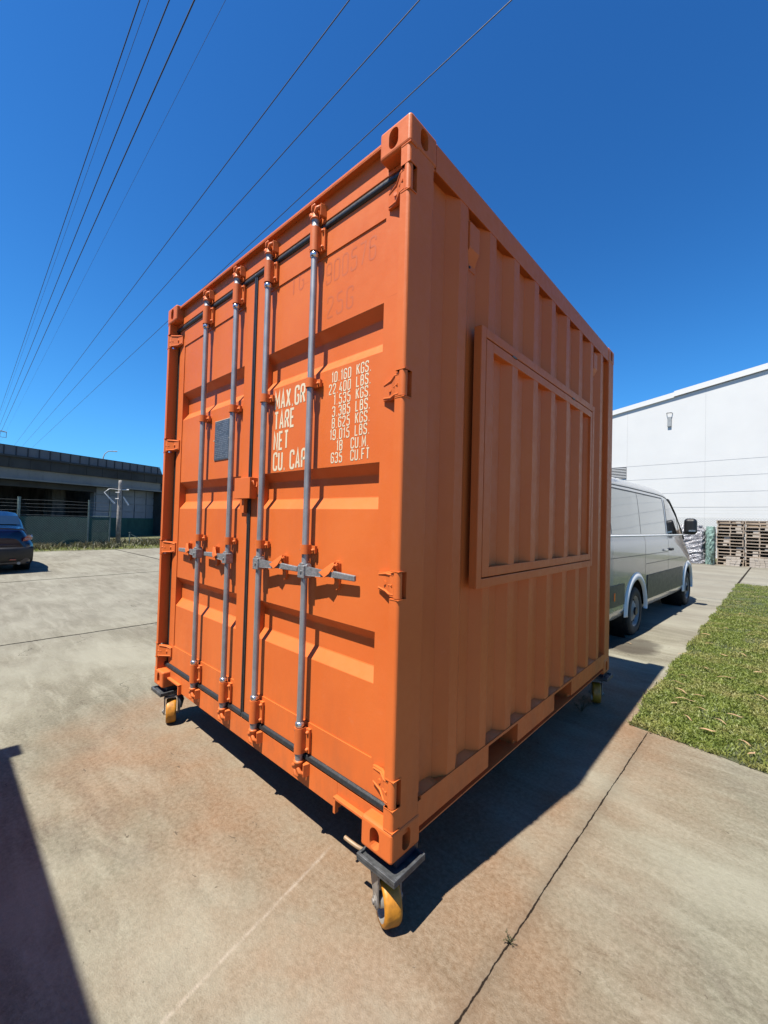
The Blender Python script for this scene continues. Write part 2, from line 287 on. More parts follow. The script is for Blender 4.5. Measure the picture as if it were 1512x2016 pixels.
# ---------------------------------------------------------------- mesh builder
class MB:
    def __init__(s): s.v = []; s.f = []; s.sm = []
    def add(s, vs, fs, smooth=False, M=None):
        o = len(s.v)
        s.v += [tuple(M @ Vector(p)) if M is not None else tuple(p) for p in vs]
        s.f += [tuple(i+o for i in f) for f in fs]; s.sm += [smooth]*len(fs); return s
    def box(s, x0, x1, y0, y1, z0, z1, M=None):
        if x0 > x1: x0, x1 = x1, x0
        if y0 > y1: y0, y1 = y1, y0
        if z0 > z1: z0, z1 = z1, z0
        v = [(x0,y0,z0),(x1,y0,z0),(x1,y1,z0),(x0,y1,z0),(x0,y0,z1),(x1,y0,z1),(x1,y1,z1),(x0,y1,z1)]
        return s.add(v, [(0,3,2,1),(4,5,6,7),(0,1,5,4),(1,2,6,5),(2,3,7,6),(3,0,4,7)], False, M)
    def prism(s, poly, a, b, axis='z', smooth=False, M=None):
        n = len(poly)
        def mk(p, t): return {'z': (p[0], p[1], t), 'x': (t, p[0], p[1]), 'y': (p[0], t, p[1])}[axis]
        v = [mk(p, a) for p in poly]+[mk(p, b) for p in poly]
        f = [tuple(range(n))[::-1], tuple(range(n, 2*n))]+[(i, (i+1) % n, n+(i+1) % n, n+i) for i in range(n)]
        return s.add(v, f, smooth, M)
    def cyl(s, p0, p1, r, n=16, r1=None, caps=True, M=None, smooth=True):
        p0 = Vector(p0); p1 = Vector(p1); d = (p1-p0).normalized(); r1 = r if r1 is None else r1
        a = d.orthogonal().normalized(); b = d.cross(a)
        v = [p0+(a*math.cos(2*math.pi*i/n)+b*math.sin(2*math.pi*i/n))*r for i in range(n)]
        v += [p1+(a*math.cos(2*math.pi*i/n)+b*math.sin(2*math.pi*i/n))*r1 for i in range(n)]
        s.add(v, [(i, (i+1) % n, n+(i+1) % n, n+i) for i in range(n)], smooth, M)
        if caps:
            s.add(v[:n], [tuple(range(n))[::-1]], False, M); s.add(v[n:], [tuple(range(n))], False, M)
        return s
    def tube(s, pts, r, n=8, M=None):
        P = [Vector(p) for p in pts]; rs = r if isinstance(r, (list, tuple)) else [r]*len(P)
        ref = None; rings = []
        for i, p in enumerate(P):
            d = (P[min(i+1, len(P)-1)]-P[max(i-1, 0)]).normalized()
            if ref is None: ref = d.orthogonal().normalized()
            a = (ref-d*ref.dot(d)).normalized(); ref = a; b = d.cross(a)
            rings.append([p+(a*math.cos(2*math.pi*k/n)+b*math.sin(2*math.pi*k/n))*rs[i] for k in range(n)])
        v = [q for rr in rings for q in rr]
        f = [(i*n+k, i*n+(k+1) % n, (i+1)*n+(k+1) % n, (i+1)*n+k) for i in range(len(P)-1) for k in range(n)]
        s.add(v, f, True, M)
        s.add(rings[0], [tuple(range(n))[::-1]], False, M); s.add(rings[-1], [tuple(range(n))], False, M); return s
    def lathe(s, prof, c, axis, n=32, M=None, smooth=True):   # prof: (radius, along)
        c = Vector(c); d = Vector(axis).normalized(); a = d.orthogonal().normalized(); b = d.cross(a)
        v = [c+d*h+(a*math.cos(2*math.pi*k/n)+b*math.sin(2*math.pi*k/n))*r for r, h in prof for k in range(n)]
        f = [(i*n+k, i*n+(k+1) % n, (i+1)*n+(k+1) % n, (i+1)*n+k) for i in range(len(prof)-1) for k in range(n)]
        return s.add(v, f, smooth, M)
    def grid(s, rows, smooth=True, M=None):
        m = len(rows[0]); v = [p for r in rows for p in r]
        f = [(i*m+j, i*m+j+1, (i+1)*m+j+1, (i+1)*m+j) for i in range(len(rows)-1) for j in range(m-1)]
        return s.add(v, f, smooth, M)
    def build(s, name, mat, parent=None, loc=None, bevel=0.0, bseg=2, fixn=True, weld=False):
        me = bpy.data.meshes.new(name); me.from_pydata(s.v, [], s.f)
        me.polygons.foreach_set('use_smooth', s.sm)
        if bevel or fixn or weld:
            bm = bmesh.new(); bm.from_mesh(me)
            if weld: bmesh.ops.remove_doubles(bm, verts=bm.verts, dist=1e-5)
            if bevel:
                es = [e for e in bm.edges if len(e.link_faces) == 2 and e.calc_face_angle(0) > 0.6 and not all(f.smooth for f in e.link_faces)]
                bmesh.ops.bevel(bm, geom=es, offset=bevel, segments=bseg, affect='EDGES', profile=0.5, clamp_overlap=True)
            if fixn: bmesh.ops.recalc_face_normals(bm, faces=bm.faces)
            bm.to_mesh(me); bm.free()
        if isinstance(mat, (list, tuple)):
            for m in mat: me.materials.append(m)
        else: me.materials.append(mat)
        ob = bpy.data.objects.new(name, me); col.objects.link(ob)
        if parent is not None: ob.parent = parent
        if loc is not None: ob.location = loc
        return ob

def tag(o, label=None, cat=None, group=None, kind=None):
    if label: o['label'] = label
    if cat: o['category'] = cat
    if group: o['group'] = group
    if kind: o['kind'] = kind
    return o
def thing(name, label, cat, loc=(0, 0, 0), rotz=0.0, group=None):
    o = bpy.data.objects.new(name, None); col.objects.link(o); o.location = loc; o.rotation_euler = (0, 0, rotz)
    o.empty_display_size = 0.2
    return tag(o, label, cat, group)
def struct(o): o['kind'] = 'structure'; return o
def copy_tree(o, parent=None):
    c = o.copy(); col.objects.link(c)
    if parent is not None: c.parent = parent
    for ch in o.children: copy_tree(ch, c)
    return c
def sheet(name, x0, x1, y0, y1, z, mat):
    return MB().add([(x0,y0,z),(x1,y0,z),(x1,y1,z),(x0,y1,z)], [(0,1,2,3)]).build(name, mat, fixn=False)

# ================================================================ SETTING
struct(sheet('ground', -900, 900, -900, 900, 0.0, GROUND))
# lawn bed: irregular edge polygon, 4 mm above the paving
edge_l = []
y = 2.60
while y < 14.9:
    t = (y-2.6)/(14.85-2.6)
    edge_l.append((0.235+0.245*t+0.018*math.sin(y*5.1)+random.uniform(-0.012, 0.012), y)); y += 0.14
edge_f = [(0.235+i*0.1, 2.60-0.13*i*0.1+random.uniform(-0.010, 0.010)) for i in range(1, 90)]
lawn_poly = edge_l[::-1] + edge_f + [(9.1, 14.9)]
lb = MB().add([(x, y, 0.004) for x, y in lawn_poly], [tuple(range(len(lawn_poly)))]).build('lawn_soil', SOIL, fixn=True)
struct(lb)
struct(sheet('grass_verge', -40, -19.6, -30, 40, 0.004, VERGE))

def blades(name, pts, h, w, mat, label, cat, lean=0.6, broad=False, z0=0.0):
    n = len(pts); ang = rng.uniform(0, 2*math.pi, n); hh = h*rng.uniform(0.5, 1.25, n); ww = w*rng.uniform(0.7, 1.3, n)
    ln = rng.uniform(0.1, lean, n)*hh*1.4; la = rng.uniform(0, 2*math.pi, n)
    dx = np.cos(ang)*ww/2; dy = np.sin(ang)*ww/2; lx = np.cos(la)*ln; ly = np.sin(la)*ln
    V = np.zeros((n, 5, 3)); x, y = pts[:, 0], pts[:, 1]
    k = 1.0 if broad else 0.7
    V[:, 0] = np.stack([x-dx*0.5, y-dy*0.5, z0+0*x], 1); V[:, 1] = np.stack([x+dx*0.5, y+dy*0.5, z0+0*x], 1)
    V[:, 2] = np.stack([x+dx*k+lx*.45, y+dy*k+ly*.45, z0+hh*.6], 1); V[:, 3] = np.stack([x-dx*k+lx*.45, y-dy*k+ly*.45, z0+hh*.6], 1)
    V[:, 4] = np.stack([x+lx, y+ly, z0+hh*rng.uniform(0.7, 1.0, n)], 1)
    me = bpy.data.meshes.new(name); base = (np.arange(n)*5)[:, None]
    me.vertices.add(n*5); me.vertices.foreach_set('co', V.reshape(-1))
    q = (base+np.array([0, 1, 2, 3])[None]).reshape(-1); t = (base+np.array([3, 2, 4])[None]).reshape(-1)
    li = np.concatenate([q, t]); me.loops.add(len(li)); me.loops.foreach_set('vertex_index', li.astype(np.int32))
    ls = np.concatenate([np.arange(n)*4, n*4+np.arange(n)*3]); lt = np.concatenate([np.full(n, 4), np.full(n, 3)])
    me.polygons.add(2*n); me.polygons.foreach_set('loop_start', ls.astype(np.int32)); me.polygons.foreach_set('loop_total', lt.astype(np.int32))
    me.update(); me.validate(); me.materials.append(mat)
    o = bpy.data.objects.new(name, me); col.objects.link(o)
    return tag(o, label, cat, None, 'stuff')
def lawn_pts(n, x0, x1, y0, y1):
    p = np.stack([rng.uniform(x0, x1, n), rng.uniform(y0, y1, n)], 1)
    el = 0.235+0.245*(p[:, 1]-2.6)/12.25+0.018*np.sin(p[:, 1]*5.1)+rng.uniform(-0.02, 0.02, n)
    ef = 2.60-0.13*(p[:, 0]-0.235)+rng.uniform(-0.02, 0.02, n)
    keep = (p[:, 0] > el) & (p[:, 1] > ef)
    # thinner patches
    pat = np.sin(p[:, 0]*7.3+1.1*np.sin(p[:, 1]*3.1))*np.sin(p[:, 1]*4.7+1.7*np.sin(p[:, 0]*2.3))
    keep &= rng.uniform(0, 1, n) < np.where(pat > 0.55, 0.35, 1.0)
    return p[keep]
P1 = np.concatenate([lawn_pts(64000, 0.2, 1.7, 2.4, 5.2), lawn_pts(45000, 0.2, 2.0, 5.2, 9.0), lawn_pts(30000, 0.2, 2.6, 9.0, 14.85), lawn_pts(26000, 1.7, 6.0, 2.2, 9.0)])
blades('lawn_grass', P1, 0.028, 0.0105, BLADE, 'short green lawn with thin dry patches beside the concrete', 'grass', 0.9, True, 0.004)
# weedy growth along the far fence
P2 = []
for _ in range(150):
    cx, cy = rng.uniform(-24.2, -20.4), rng.uniform(-6, 14); k = int(rng.integers(25, 90)); P2.append(rng.normal((cx, cy), rng.uniform(0.10, 0.35), (k, 2)))
P2 = np.concatenate(P2)
blades('fence_weeds', P2, 0.30, 0.035, WEED, 'scruffy weeds and low growth along the green fence', 'weeds', 1.1, True)
n = 3000
P3 = np.stack([rng.uniform(-21.4, -19.6, n), rng.uniform(-8, 16, n)], 1)
blades('verge_grass', P3, 0.09, 0.04, BLADE, 'strip of rough grass at the far edge of the yard', 'grass', 0.9, True, 0.004)

# dry gum leaves
leafm = MB()
def leaf_mesh(L, W, curl):
    m = MB(); N = 7; rows = []
    for i in range(N+1):
        t = i/N; w = W*math.sin(math.pi*min(1, t*0.96+0.03))**0.8*0.5; x = (t-0.5)*L; yb = curl*math.sin(t*math.pi)*L*0.25; z = 0.004+abs(math.sin(t*math.pi*1.3))*L*0.07
        rows.append([(x, yb-w, z+w*0.35), (x, yb, z), (x, yb+w, z+w*0.35)])
    return m.grid(rows)
leaves = [leaf_mesh(0.13, 0.017, 0.5), leaf_mesh(0.10, 0.020, -0.4), leaf_mesh(0.155, 0.012, 0.2)]
protos = []
spots = [(0.30,5.05,.9,2),(0.42,4.15,.2,1),(0.46,3.62,-.5,0),(0.52,3.40,.6,2),(0.64,3.27,-.3,0),(0.60,3.62,.1,1),(0.45,3.25,1.2,1),(0.78,3.10,-.6,0),(0.86,3.33,.3,1),
         (0.93,2.80,-.7,0),(0.72,2.85,.1,1),(0.58,2.98,-1.0,2),(0.97,2.66,1.1,1),(0.55,4.6,-.7,0),(0.75,4.4,.2,2),(0.68,5.4,-.2,1),(0.50,5.9,.5,0),(0.85,5.6,-.9,2),(0.42,6.5,.1,1),
         (0.60,7.2,-.5,0),(0.9,7.0,.4,1),(0.45,8.4,-.2,2),(0.75,8.9,.7,0),(1.02,4.0,-.4,0),(0.99,4.9,.8,1),(0.66,10.5,0,0),(0.8,12.0,.4,2),(0.40,3.85,-.2,2),(1.3,3.3,.5,0),(1.6,4.2,-.6,1),
         (-0.30,5.18,-.5,0)]
for i, (x, y, a, k) in enumerate(spots):
    on_grass = i != len(spots)-1
    if k not in [p[0] for p in protos]:
        o = leaves[k].build('fallen_leaf', DLEAF); protos.append((k, o))
    else:
        src = [p[1] for p in protos if p[0] == k][0]; o = src.copy(); col.objects.link(o)
    o.location = (x, y, 0.034 if on_grass else 0.003); o.rotation_euler = (random.uniform(-.15, .15), random.uniform(-.15, .15), a)
    s = random.uniform(0.75, 1.15); o.scale = (s, s, s)
    if on_grass: tag(o, 'narrow dry curled leaf lying on the green lawn', 'leaf', 'dry leaves on the lawn')
    else: tag(o, 'dry curled leaf on the damp concrete behind the container', 'leaf')
def weed(name, x, y, h, n, label, spread=0.12):
    m = MB()
    for i in range(n):
        a = random.uniform(0, 6.28); r = random.uniform(0.2, 1)*spread; hh = h*random.uniform(.5, 1)
        p = [(0, 0, 0), (math.cos(a)*r*.5, math.sin(a)*r*.5, hh*.65), (math.cos(a)*r, math.sin(a)*r, hh)]
        m.tube(p, [0.0018, 0.0013, 0.0005], 4)
        for k in range(4):
            t = random.uniform(.3, 1); q = Vector(p[1]).lerp(Vector(p[2]), t); b = random.uniform(0, 6.28); L = min(.03, h*random.uniform(.15, .35))
            d = Vector((math.cos(b), math.sin(b), random.uniform(-.2, .6))).normalized()*L; s_ = d.cross(Vector((0, 0, 1))).normalized()*L*.22
            m.add([q, q+d*.5+s_, q+d, q+d*.5-s_], [(0, 1, 2, 3)])
    o = m.build(name, WEED, loc=(x, y, 0)); return tag(o, label, 'weed')
weed('joint_weed', 0.325, 0.31, 0.030, 7, 'small dry weed growing out of the dark paving joint', 0.035)
weed('ground_weed', -0.10, 2.56, 0.15, 13, 'leafy weed in the shadow beside the rear caster', 0.16)

# ================================================================ SHIPPING CONTAINER
L, Wd, H, Z0 = 2.991, 2.438, 2.896, 0.27
cont = thing('shipping_container', 'orange ten foot shipping container on yellow casters with closed double doors', 'shipping container', (0, 0, Z0))
def rounded(poly, rad, seg=4):      # rad: dict index -> radius
    out = []; n = len(poly)
    for i, p in enumerate(poly):
        r = rad.get(i, 0)
        if not r: out.append(p); continue
        a = Vector(poly[i-1]); b = Vector(p); c = Vector(poly[(i+1) % n]); u = (a-b).normalized(); w = (c-b).normalized()
        cen = b+(u+w)*r
        for k in range(seg+1):
            th = k/seg*math.pi/2; out.append(tuple(cen-w*r*math.cos(th)-u*r*math.sin(th)))
    return out
def boolean_cut(ob, cutters):
    for c in cutters:
        md = ob.modifiers.new('b', 'BOOLEAN'); md.operation = 'DIFFERENCE'; md.solver = 'EXACT'; md.object = c
    dg = bpy.context.evaluated_depsgraph_get(); dg.update(); me = bpy.data.meshes.new_from_object(ob.evaluated_get(dg))
    ob.modifiers.clear(); old = ob.data; ob.data = me; me.name = old.name
    for c in cutters: bpy.data.objects.remove(c, do_unlink=True)
def stadium(cx, cz, w, h, n=8):
    r = w/2; pts = []
    for k in range(n+1): a = math.pi*k/n; pts.append((cx+r*math.cos(a), cz+h/2-r+r*math.sin(a)))
    for k in range(n+1): a = math.pi+math.pi*k/n; pts.append((cx+r*math.cos(a), cz-h/2+r+r*math.sin(a)))
    return pts
# corner casting in its own frame: outer corner at (0,0,0) extending to -x, +y, +z
CW, CL, CH = 0.165, 0.178, 0.118
cb = MB().box(-CW, 0, 0, CL, 0, CH).build('corner_casting', ORANGE, bevel=0.012, bseg=3)
c1 = MB().prism(stadium(-CW/2-0.006, CH/2, 0.050, 0.084), -0.02, CL-0.03, 'y').build('cut1', ORANGE)
c2 = MB().prism(stadium(CL/2, CH/2, 0.050, 0.084), -CW+0.03, 0.02, 'x').build('cut2', ORANGE)
boolean_cut(cb, [c1, c2])
for p in cb.data.polygons: p.use_smooth = False
cb.parent = cont
first = True
castings = []
for (x, sx) in ((0, 1), (-Wd, -1)):
    for (y, sy) in ((0, 1), (L, -1)):
        for (z, sz) in ((0, 1), (H, -1)):
            o = cb if first else cb.copy()
            if not first: col.objects.link(o); o.parent = cont
            first = False; o.location = (x, y, z); o.scale = (sx, sy, sz); castings.append(o)

# door-end corner posts with hinge notches
HZ = [2.645, 1.832, 1.048, 0.256]; HH = 0.052
full = rounded([(-0.045, 0.0), (0, 0), (0, 0.165), (-0.05, 0.165), (-0.05, 0.11), (-0.045, 0.11)], {1: 0.014, 2: 0.006})
notch = [(-0.045, 0.048), (0, 0.048), (0, 0.165), (-0.05, 0.165), (-0.05, 0.11), (-0.045, 0.11)]
zs = [CH]+sorted([h+d for h in HZ for d in (-HH, HH)])+[H-CH]
for (x, sx) in ((0, 1), (-Wd, -1)):
    m = MB()
    for i in range(len(zs)-1):
        poly = full if i % 2 == 0 else notch
        inset = 0.0025
        pts = [(x+sx*(px-inset), py+inset if py < .1 else py-inset) for px, py in poly]
        m.prism(pts, zs[i], zs[i+1], 'z')
        if i % 2 == 0:      # weld collars at segment ends
            for zz in (zs[i], zs[i+1]-0.004):
                m.box(x-sx*0.046, x+sx*0.0012, 0.001, 0.047, zz, zz+0.004)
    m.build('corner_post', ORANGE, cont)
for (x, sx) in ((0, 1), (-Wd, -1)):
    m = MB(); pts = rounded([(x-sx*0.09, L-0.003), (x-sx*0.003, L-0.003), (x-sx*0.003, 2.835), (x-sx*0.05, 2.835), (x-sx*0.05, 2.95), (x-sx*0.09, 2.95)], {1: 0.01, 2: 0.006})
    m.prism(pts, CH, H-CH, 'z').build('corner_post', ORANGE, cont)

# header and sill (door end)
HY = 0.056
m = MB().box(-Wd+CW, -CW, HY, 0.13, 2.757, 2.872)
m.box(-Wd+CW, -CW, HY-0.030, 0.13, 2.872, 2.886)
m.box(-Wd+CW, -CW, HY-0.030, HY-0.024, 2.866, 2.872)
m.box(-Wd+0.05, -0.05, HY+0.002, 0.13, 2.757, H-CH-0.002)
m.build('door_header', ORANGE, cont, bevel=0.0025)
m = MB(); n0, n1, zt = -0.371, -CW, 0.068
m.box(-Wd-n0, n0, HY, 0.12, 0.010, 0.128)
for a, b in ((n0, -0.012), (-Wd+0.012, -Wd-n0)): m.box(a, b, HY, 0.12, zt if a == n0 or b == -Wd-n0 else 0, 0.128)
for sgn, e in ((1, n0), (-1, -Wd-n0)):          # flange round the fork notch
    m.box(e-sgn*0.002, e+sgn*0.012, HY-0.022, HY, 0.004, zt+0.006); far = -CW if sgn == 1 else -Wd+CW
    m.box(e-sgn*0.002, far, HY-0.022, HY, zt-0.004, zt+0.008)
m.build('door_sill', ORANGE, cont, bevel=0.002)

# door leaves
YF, YP, DEP = 0.066, 0.0715, 0.040
DX = lambda x: 1.0174+(x-1.0174)*0.9823      # readings taken at an earlier depth of the door plane
DZ = lambda z: 1.2965+(z-1.2965)*0.9823
def door(x0, x1, p0, p1, name='door'):
    m = MB(); z0, z1, q0, q1 = 0.163, 2.722, DZ(0.290), DZ(2.614)
    m.box(x0, p0, YF, 0.118, z0, z1); m.box(p1, x1, YF, 0.118, z0, z1)
    m.box(p0, p1, YF, 0.118, z0, q0); m.box(p0, p1, YF, 0.118, q1, z1)
    prof = [(YP, q1)]
    for zt, zb in ((DZ(2.240), DZ(2.030)), (DZ(1.545), DZ(1.345)), (DZ(0.815), DZ(0.600))):
        prof += [(YP, zt+0.004), (YP+0.002, zt), (YP+DEP-.002, zt-0.040), (YP+DEP, zt-0.045), (YP+DEP, zb+0.056), (YP+DEP-.002, zb+0.051), (YP+.002, zb+0.003), (YP, zb)]
    prof += [(YP, q0)]
    rows = [[(p0, y, z) for y, z in prof], [(p1, y, z) for y, z in prof]]
    m.grid(rows, smooth=False)
    m.grid([[(p0, 0.122, q0), (p0, 0.122, q1)], [(p1, 0.122, q0), (p1, 0.122, q1)]], False)
    d = m.build(name, ORANGE, cont, bevel=0.0)
    # thin welded lip along panel sides, seen as a fine line
    return d
doorL = door(-2.345, -1.232, DX(-2.315), DX(-1.380))
doorR = door(-1.206, -0.052, DX(-1.135), DX(-0.200))
doorL['label'] = 'left door leaf with dark data plate'; doorR['label'] = 'right door leaf with cream weight lettering'
g = MB()
def gs(m, x0, x1, y0, y1, z0, z1): m.box(x0, x1, y0, y1, z0, z1)
for d, x0, x1 in ((doorL, -2.392, -1.221), (doorR, -1.217, -0.046)):
    MB().prism([(0.062, 2.722), (0.054, 2.728), (0.052, 2.736), (0.058, 2.752), (0.090, 2.756), (0.090, 2.722)], x0, x1, 'x').build('top_seal', GASKET, d, bevel=0.002)
    MB().prism([(0.062, 0.163), (0.054, 0.156), (0.050, 0.140), (0.058, 0.130), (0.090, 0.129), (0.090, 0.163)], x0, x1, 'x').build('bottom_seal', GASKET, d, bevel=0.002)
MB().box(-1.2325, -1.2195, 0.056, 0.085, 0.146, 2.736).build('centre_seal', GASKET, doorL, bevel=0.002)
MB().box(-1.2185, -1.2055, 0.058, 0.085, 0.146, 2.736).build('centre_seal', GASKET, doorR, bevel=0.002)
MB().box(-2.392, -2.3455, 0.070, 0.10, 0.150, 2.735).build('hinge_side_seal', GASKET, doorL, bevel=0.002)
MB().box(-0.0515, -0.046, 0.068, 0.10, 0.150, 2.735).build('hinge_side_seal', GASKET, doorR, bevel=0.001)

# hinges
def hinge(d, px, sgn, z):            # sgn: +1 blade runs toward -x (right door), -1 toward +x
    m = MB(); pin = (px, 0.017)
    m.cyl((pin[0], pin[1], z-HH+0.003), (pin[0], pin[1], z+HH-0.003), 0.0165, 18)
    m.cyl((pin[0], pin[1], z-HH-0.006), (pin[0], pin[1], z+HH+0.006), 0.008, 10)
    X = lambda t: px-sgn*t
    th = 0.010
    path = [(0.0, 0.006), (0.035, 0.010), (0.085, YF-0.022), (0.142, YF-0.010)]
    hw = [0.047, 0.046, 0.043, 0.035]
    top = [[(X(t), y, z-h), (X(t), y, z+h)] for (t, y), h in zip(path, hw)]; bot = [[(X(t), y+th+0.004, z-h), (X(t), y+th+0.004, z+h)] for (t, y), h in zip(path, hw)]
    for i in range(3):
        a, b, c, e = top[i], top[i+1], bot[i], bot[i+1]
        v = [a[0], a[1], b[1], b[0], c[0], c[1], e[1], e[0]]
        m.add(v, [(0,1,2,3),(4,7,6,5),(0,3,7,4),(1,5,6,2),(0,4,5,1),(3,2,6,7)])
    for s in (-1, 1):                # raised ribs along both edges
        m.tube([(X(0.016), 0.010, z+s*0.038), (X(0.04), 0.014, z+s*0.038), (X(0.085), YF-0.022, z+s*0.035), (X(0.136), YF-0.010, z+s*0.027)], [0.004, 0.005, 0.005, 0.004], 8)
    m.tube([(X(0.02), 0.009, z-0.002), (X(0.052), 0.020, z-0.004)], [0.006, 0.002], 8)
    m.cyl((X(0.090), YF-0.026, z-0.002), (X(0.094), YF-0.008, z-0.002), 0.0085, 12)
    # triangular gusset below
    m.add([(X(0.03), 0.022, z-0.044), (X(0.140), YF, z-0.028), (X(0.03), YF, z-0.044), (X(0.03), 0.022, z-0.040), (X(0.140), YF, z-0.024), (X(0.03), YF, z-0.040)],
          [(0,1,2),(3,5,4),(0,3,4,1),(1,4,5,2),(2,5,3,0)])
    m.build('hinge', ORANGE, d)
for z in HZ:
    hinge(doorR, -0.018, 1, z); hinge(doorL, -Wd+0.018, -1, z)

# ---- stroke lettering
GL = {
'0': [[(0,2),(0,10),(4,10),(4,0),(0,0),(0,2)]], '1': [[(0.9,8.2),(2.2,10),(2.2,0)]],
'2': [[(0,7.6),(0,10),(4,10),(4,6),(0.1,1.6),(0,0),(4,0)]], '3': [[(0,8),(0,10),(4,10),(4,5.3),(1.4,5.3)],[(1.4,5.3),(4,5.3),(4,0),(0,0),(0,2)]],
'4': [[(2.6,10),(0,2.6),(4.2,2.6)],[(3.2,5),(3.2,0)]], '5': [[(3.8,10),(0.3,10),(0.2,5.8),(4,6.2),(4,0),(0,0),(0,2)]],
'6': [[(4,8),(4,10),(0,10),(0,0),(4,0),(4,5.8),(0.2,5.8)]], '8': [[(0,7),(0,10),(4,10),(4,5.3),(0,5.3),(0,7)],[(0,3),(0,5.3),(4,5.3),(4,0),(0,0),(0,3)]],
'9': [[(0,2),(0,0),(4,0),(4,10),(0,10),(0,4.4),(3.8,4.4)]], '7': [[(0,10),(4,10),(1.4,0)]], '.': [[(0.1,0.0),(0.9,0.0)]],
'A': [[(0,0),(2,10),(4,0)],[(0.7,3),(3.3,3)]], 'B': [[(0,0),(0,10),(3.6,10),(3.6,5.3),(0,5.3)],[(0,5.3),(4,5.3),(4,0),(0,0)]],
'C': [[(4,7.6),(4,10),(0,10),(0,0),(4,0),(4,2.4)]], 'E': [[(3.6,10),(0,10),(0,0),(3.6,0)],[(0,5.2),(3,5.2)]], 'F': [[(3.8,10),(0,10),(0,0)],[(0,5.2),(3,5.2)]],
'G': [[(4,7.6),(4,10),(0,10),(0,0),(4,0),(4,4.8),(2.2,4.8)]], 'K': [[(0,0),(0,10)],[(4,10),(0.2,4.6)],[(1.3,6.2),(4.1,0)]], 'L': [[(0,10),(0,0),(3.6,0)]],
'M': [[(0,0),(0,10),(2.5,3),(5,10),(5,0)]], 'N': [[(0,0),(0,10),(4,0),(4,10)]], 'P': [[(0,0),(0,10),(4,10),(4,4.8),(0,4.8)]],
'R': [[(0,0),(0,10),(4,10),(4,5),(0,5)],[(2.2,5),(4.2,0)]], 'S': [[(4,7.8),(4,10),(0,10),(0,5.6),(4,4.6),(4,0),(0,0),(0,2.2)]],
'T': [[(0,10),(4,10)],[(2,10),(2,0)]], 'U': [[(0,10),(0,0),(4,0),(4,10)]], 'X': [[(0,10),(4,0)],[(4,10),(0,0)]], ' ': []}
SHARP = set('147AEFKLMNTX')
def roundpoly(p, r):
    if len(p) < 3: return p
    out = []; closed = p[0] == p[-1]; n = len(p)
    for i in range(n):
        if i in (0, n-1): out.append(p[i]); continue
        a, b, c = Vector(p[i-1]), Vector(p[i]), Vector(p[i+1]); la, lc = (a-b).length, (c-b).length
        rr = min(r, la/2, lc/2); u = (a-b).normalized(); w = (c-b).normalized()
        p0, p2 = b+u*rr, b+w*rr
        for k in range(6):
            t = k/5; out.append(tuple(p0.lerp(b, t).lerp(b.lerp(p2, t), t)))
    return out
def glyph(m, ch, ox, oz, h, wd, sw, y):
    k = h/10; kx = wd/4
    for pi_, pl in enumerate(GL[ch]):
        pts = pl if ch in SHARP else roundpoly(pl, 1.9)
        P = [Vector((ox+p[0]*kx, oz+p[1]*k)) for p in pts]
        if (P[0]-P[-1]).length < 1e-6: P = P[:-1]+[P[0]]
        cl = (P[0]-P[-1]).length < 1e-6; left = []; right = []
        for i in range(len(P)):
            a = P[i-1] if i > 0 else (P[-2] if cl else None); c = P[i+1] if i < len(P)-1 else (P[1] if cl else None)
            d1 = (P[i]-a).normalized() if a is not None and (P[i]-a).length > 1e-9 else None
            d2 = (c-P[i]).normalized() if c is not None and (c-P[i]).length > 1e-9 else None
            if d1 is None: d1 = d2
            if d2 is None: d2 = d1
            t = d1+d2; t = t.normalized() if t.length > 1e-6 else d1
            nrm = Vector((-t.y, t.x)); s = sw/2/max(0.35, abs(nrm.dot(Vector((-d1.y, d1.x)))))
            left.append(P[i]+nrm*s); right.append(P[i]-nrm*s)
        m.grid([[(q.x, y-pi_*0.00025, q.y) for q in left], [(q.x, y-pi_*0.00025, q.y) for q in right]], smooth=False)
def text(m, s, x, z, h, w, sw, y, gap=None, right=False, pitch=None):
    gap = w*0.5 if gap is None else gap
    adv = lambda c: (w*1.25 if c == 'M' else w*0.25 if c == '.' else w*0.35 if c == ' ' else w*0.45 if c == '1' else w)+gap
    tot = sum(adv(c) for c in s)-gap
    if right: x = x-tot
    for c in s:
        glyph(m, c, x-(w*0.22 if c == '1' else 0), z, h, w, sw, y+random.uniform(0, 0.0002)); x += adv(c)
    return x
m = MB(); yl = YP-0.0011; KL = 0.9823
for i, s in enumerate(('MAX.GR.', 'TARE', 'NET', 'CU. CAP.')):
    text(m, s, DX(-1.026), DZ(1.908-i*0.1145), 0.0915, 0.030, 0.0134, yl, gap=0.0200)
m.build('large_lettering', CREAM, doorR, fixn=False)
m = MB()
rows = [('10.160', 'KGS.'), ('22.400', 'LBS.'), ('1.535', 'KGS.'), ('3.385', 'LBS.'), ('8.625', 'KGS.'), ('19.015', 'LBS.'), ('18', 'CU.M.'), ('635', 'CU.FT')]
for i, (a, b) in enumerate(rows):
    z = DZ(1.962-i*0.0562)
    text(m, a, DX(-0.404) if i < 6 else DX(-0.450), z, 0.0455, 0.0165, 0.0060, yl, gap=0.0125, right=True)
    text(m, b, DX(-0.363) if i < 6 else DX(-0.388), z+0.002, 0.0455, 0.0165, 0.0060, yl, gap=0.0115)
m.build('small_lettering', CREAM, doorR, fixn=False)
yg = YP-0.0005
for tx, xx, zz, w_, g_ in (('T', -0.905, 2.52, 0.036, 0.02), ('G', -0.835, 2.525, 0.036, 0.02), ('900576', -0.606, 2.470, 0.037, 0.0225), ('25G', -0.590, 2.295, 0.040, 0.030)):
    m = MB(); text(m, tx, DX(xx), DZ(zz), 0.099, w_, 0.009, yg, gap=g_); m.build('overpainted_lettering', GHOST, doorR, fixn=False)


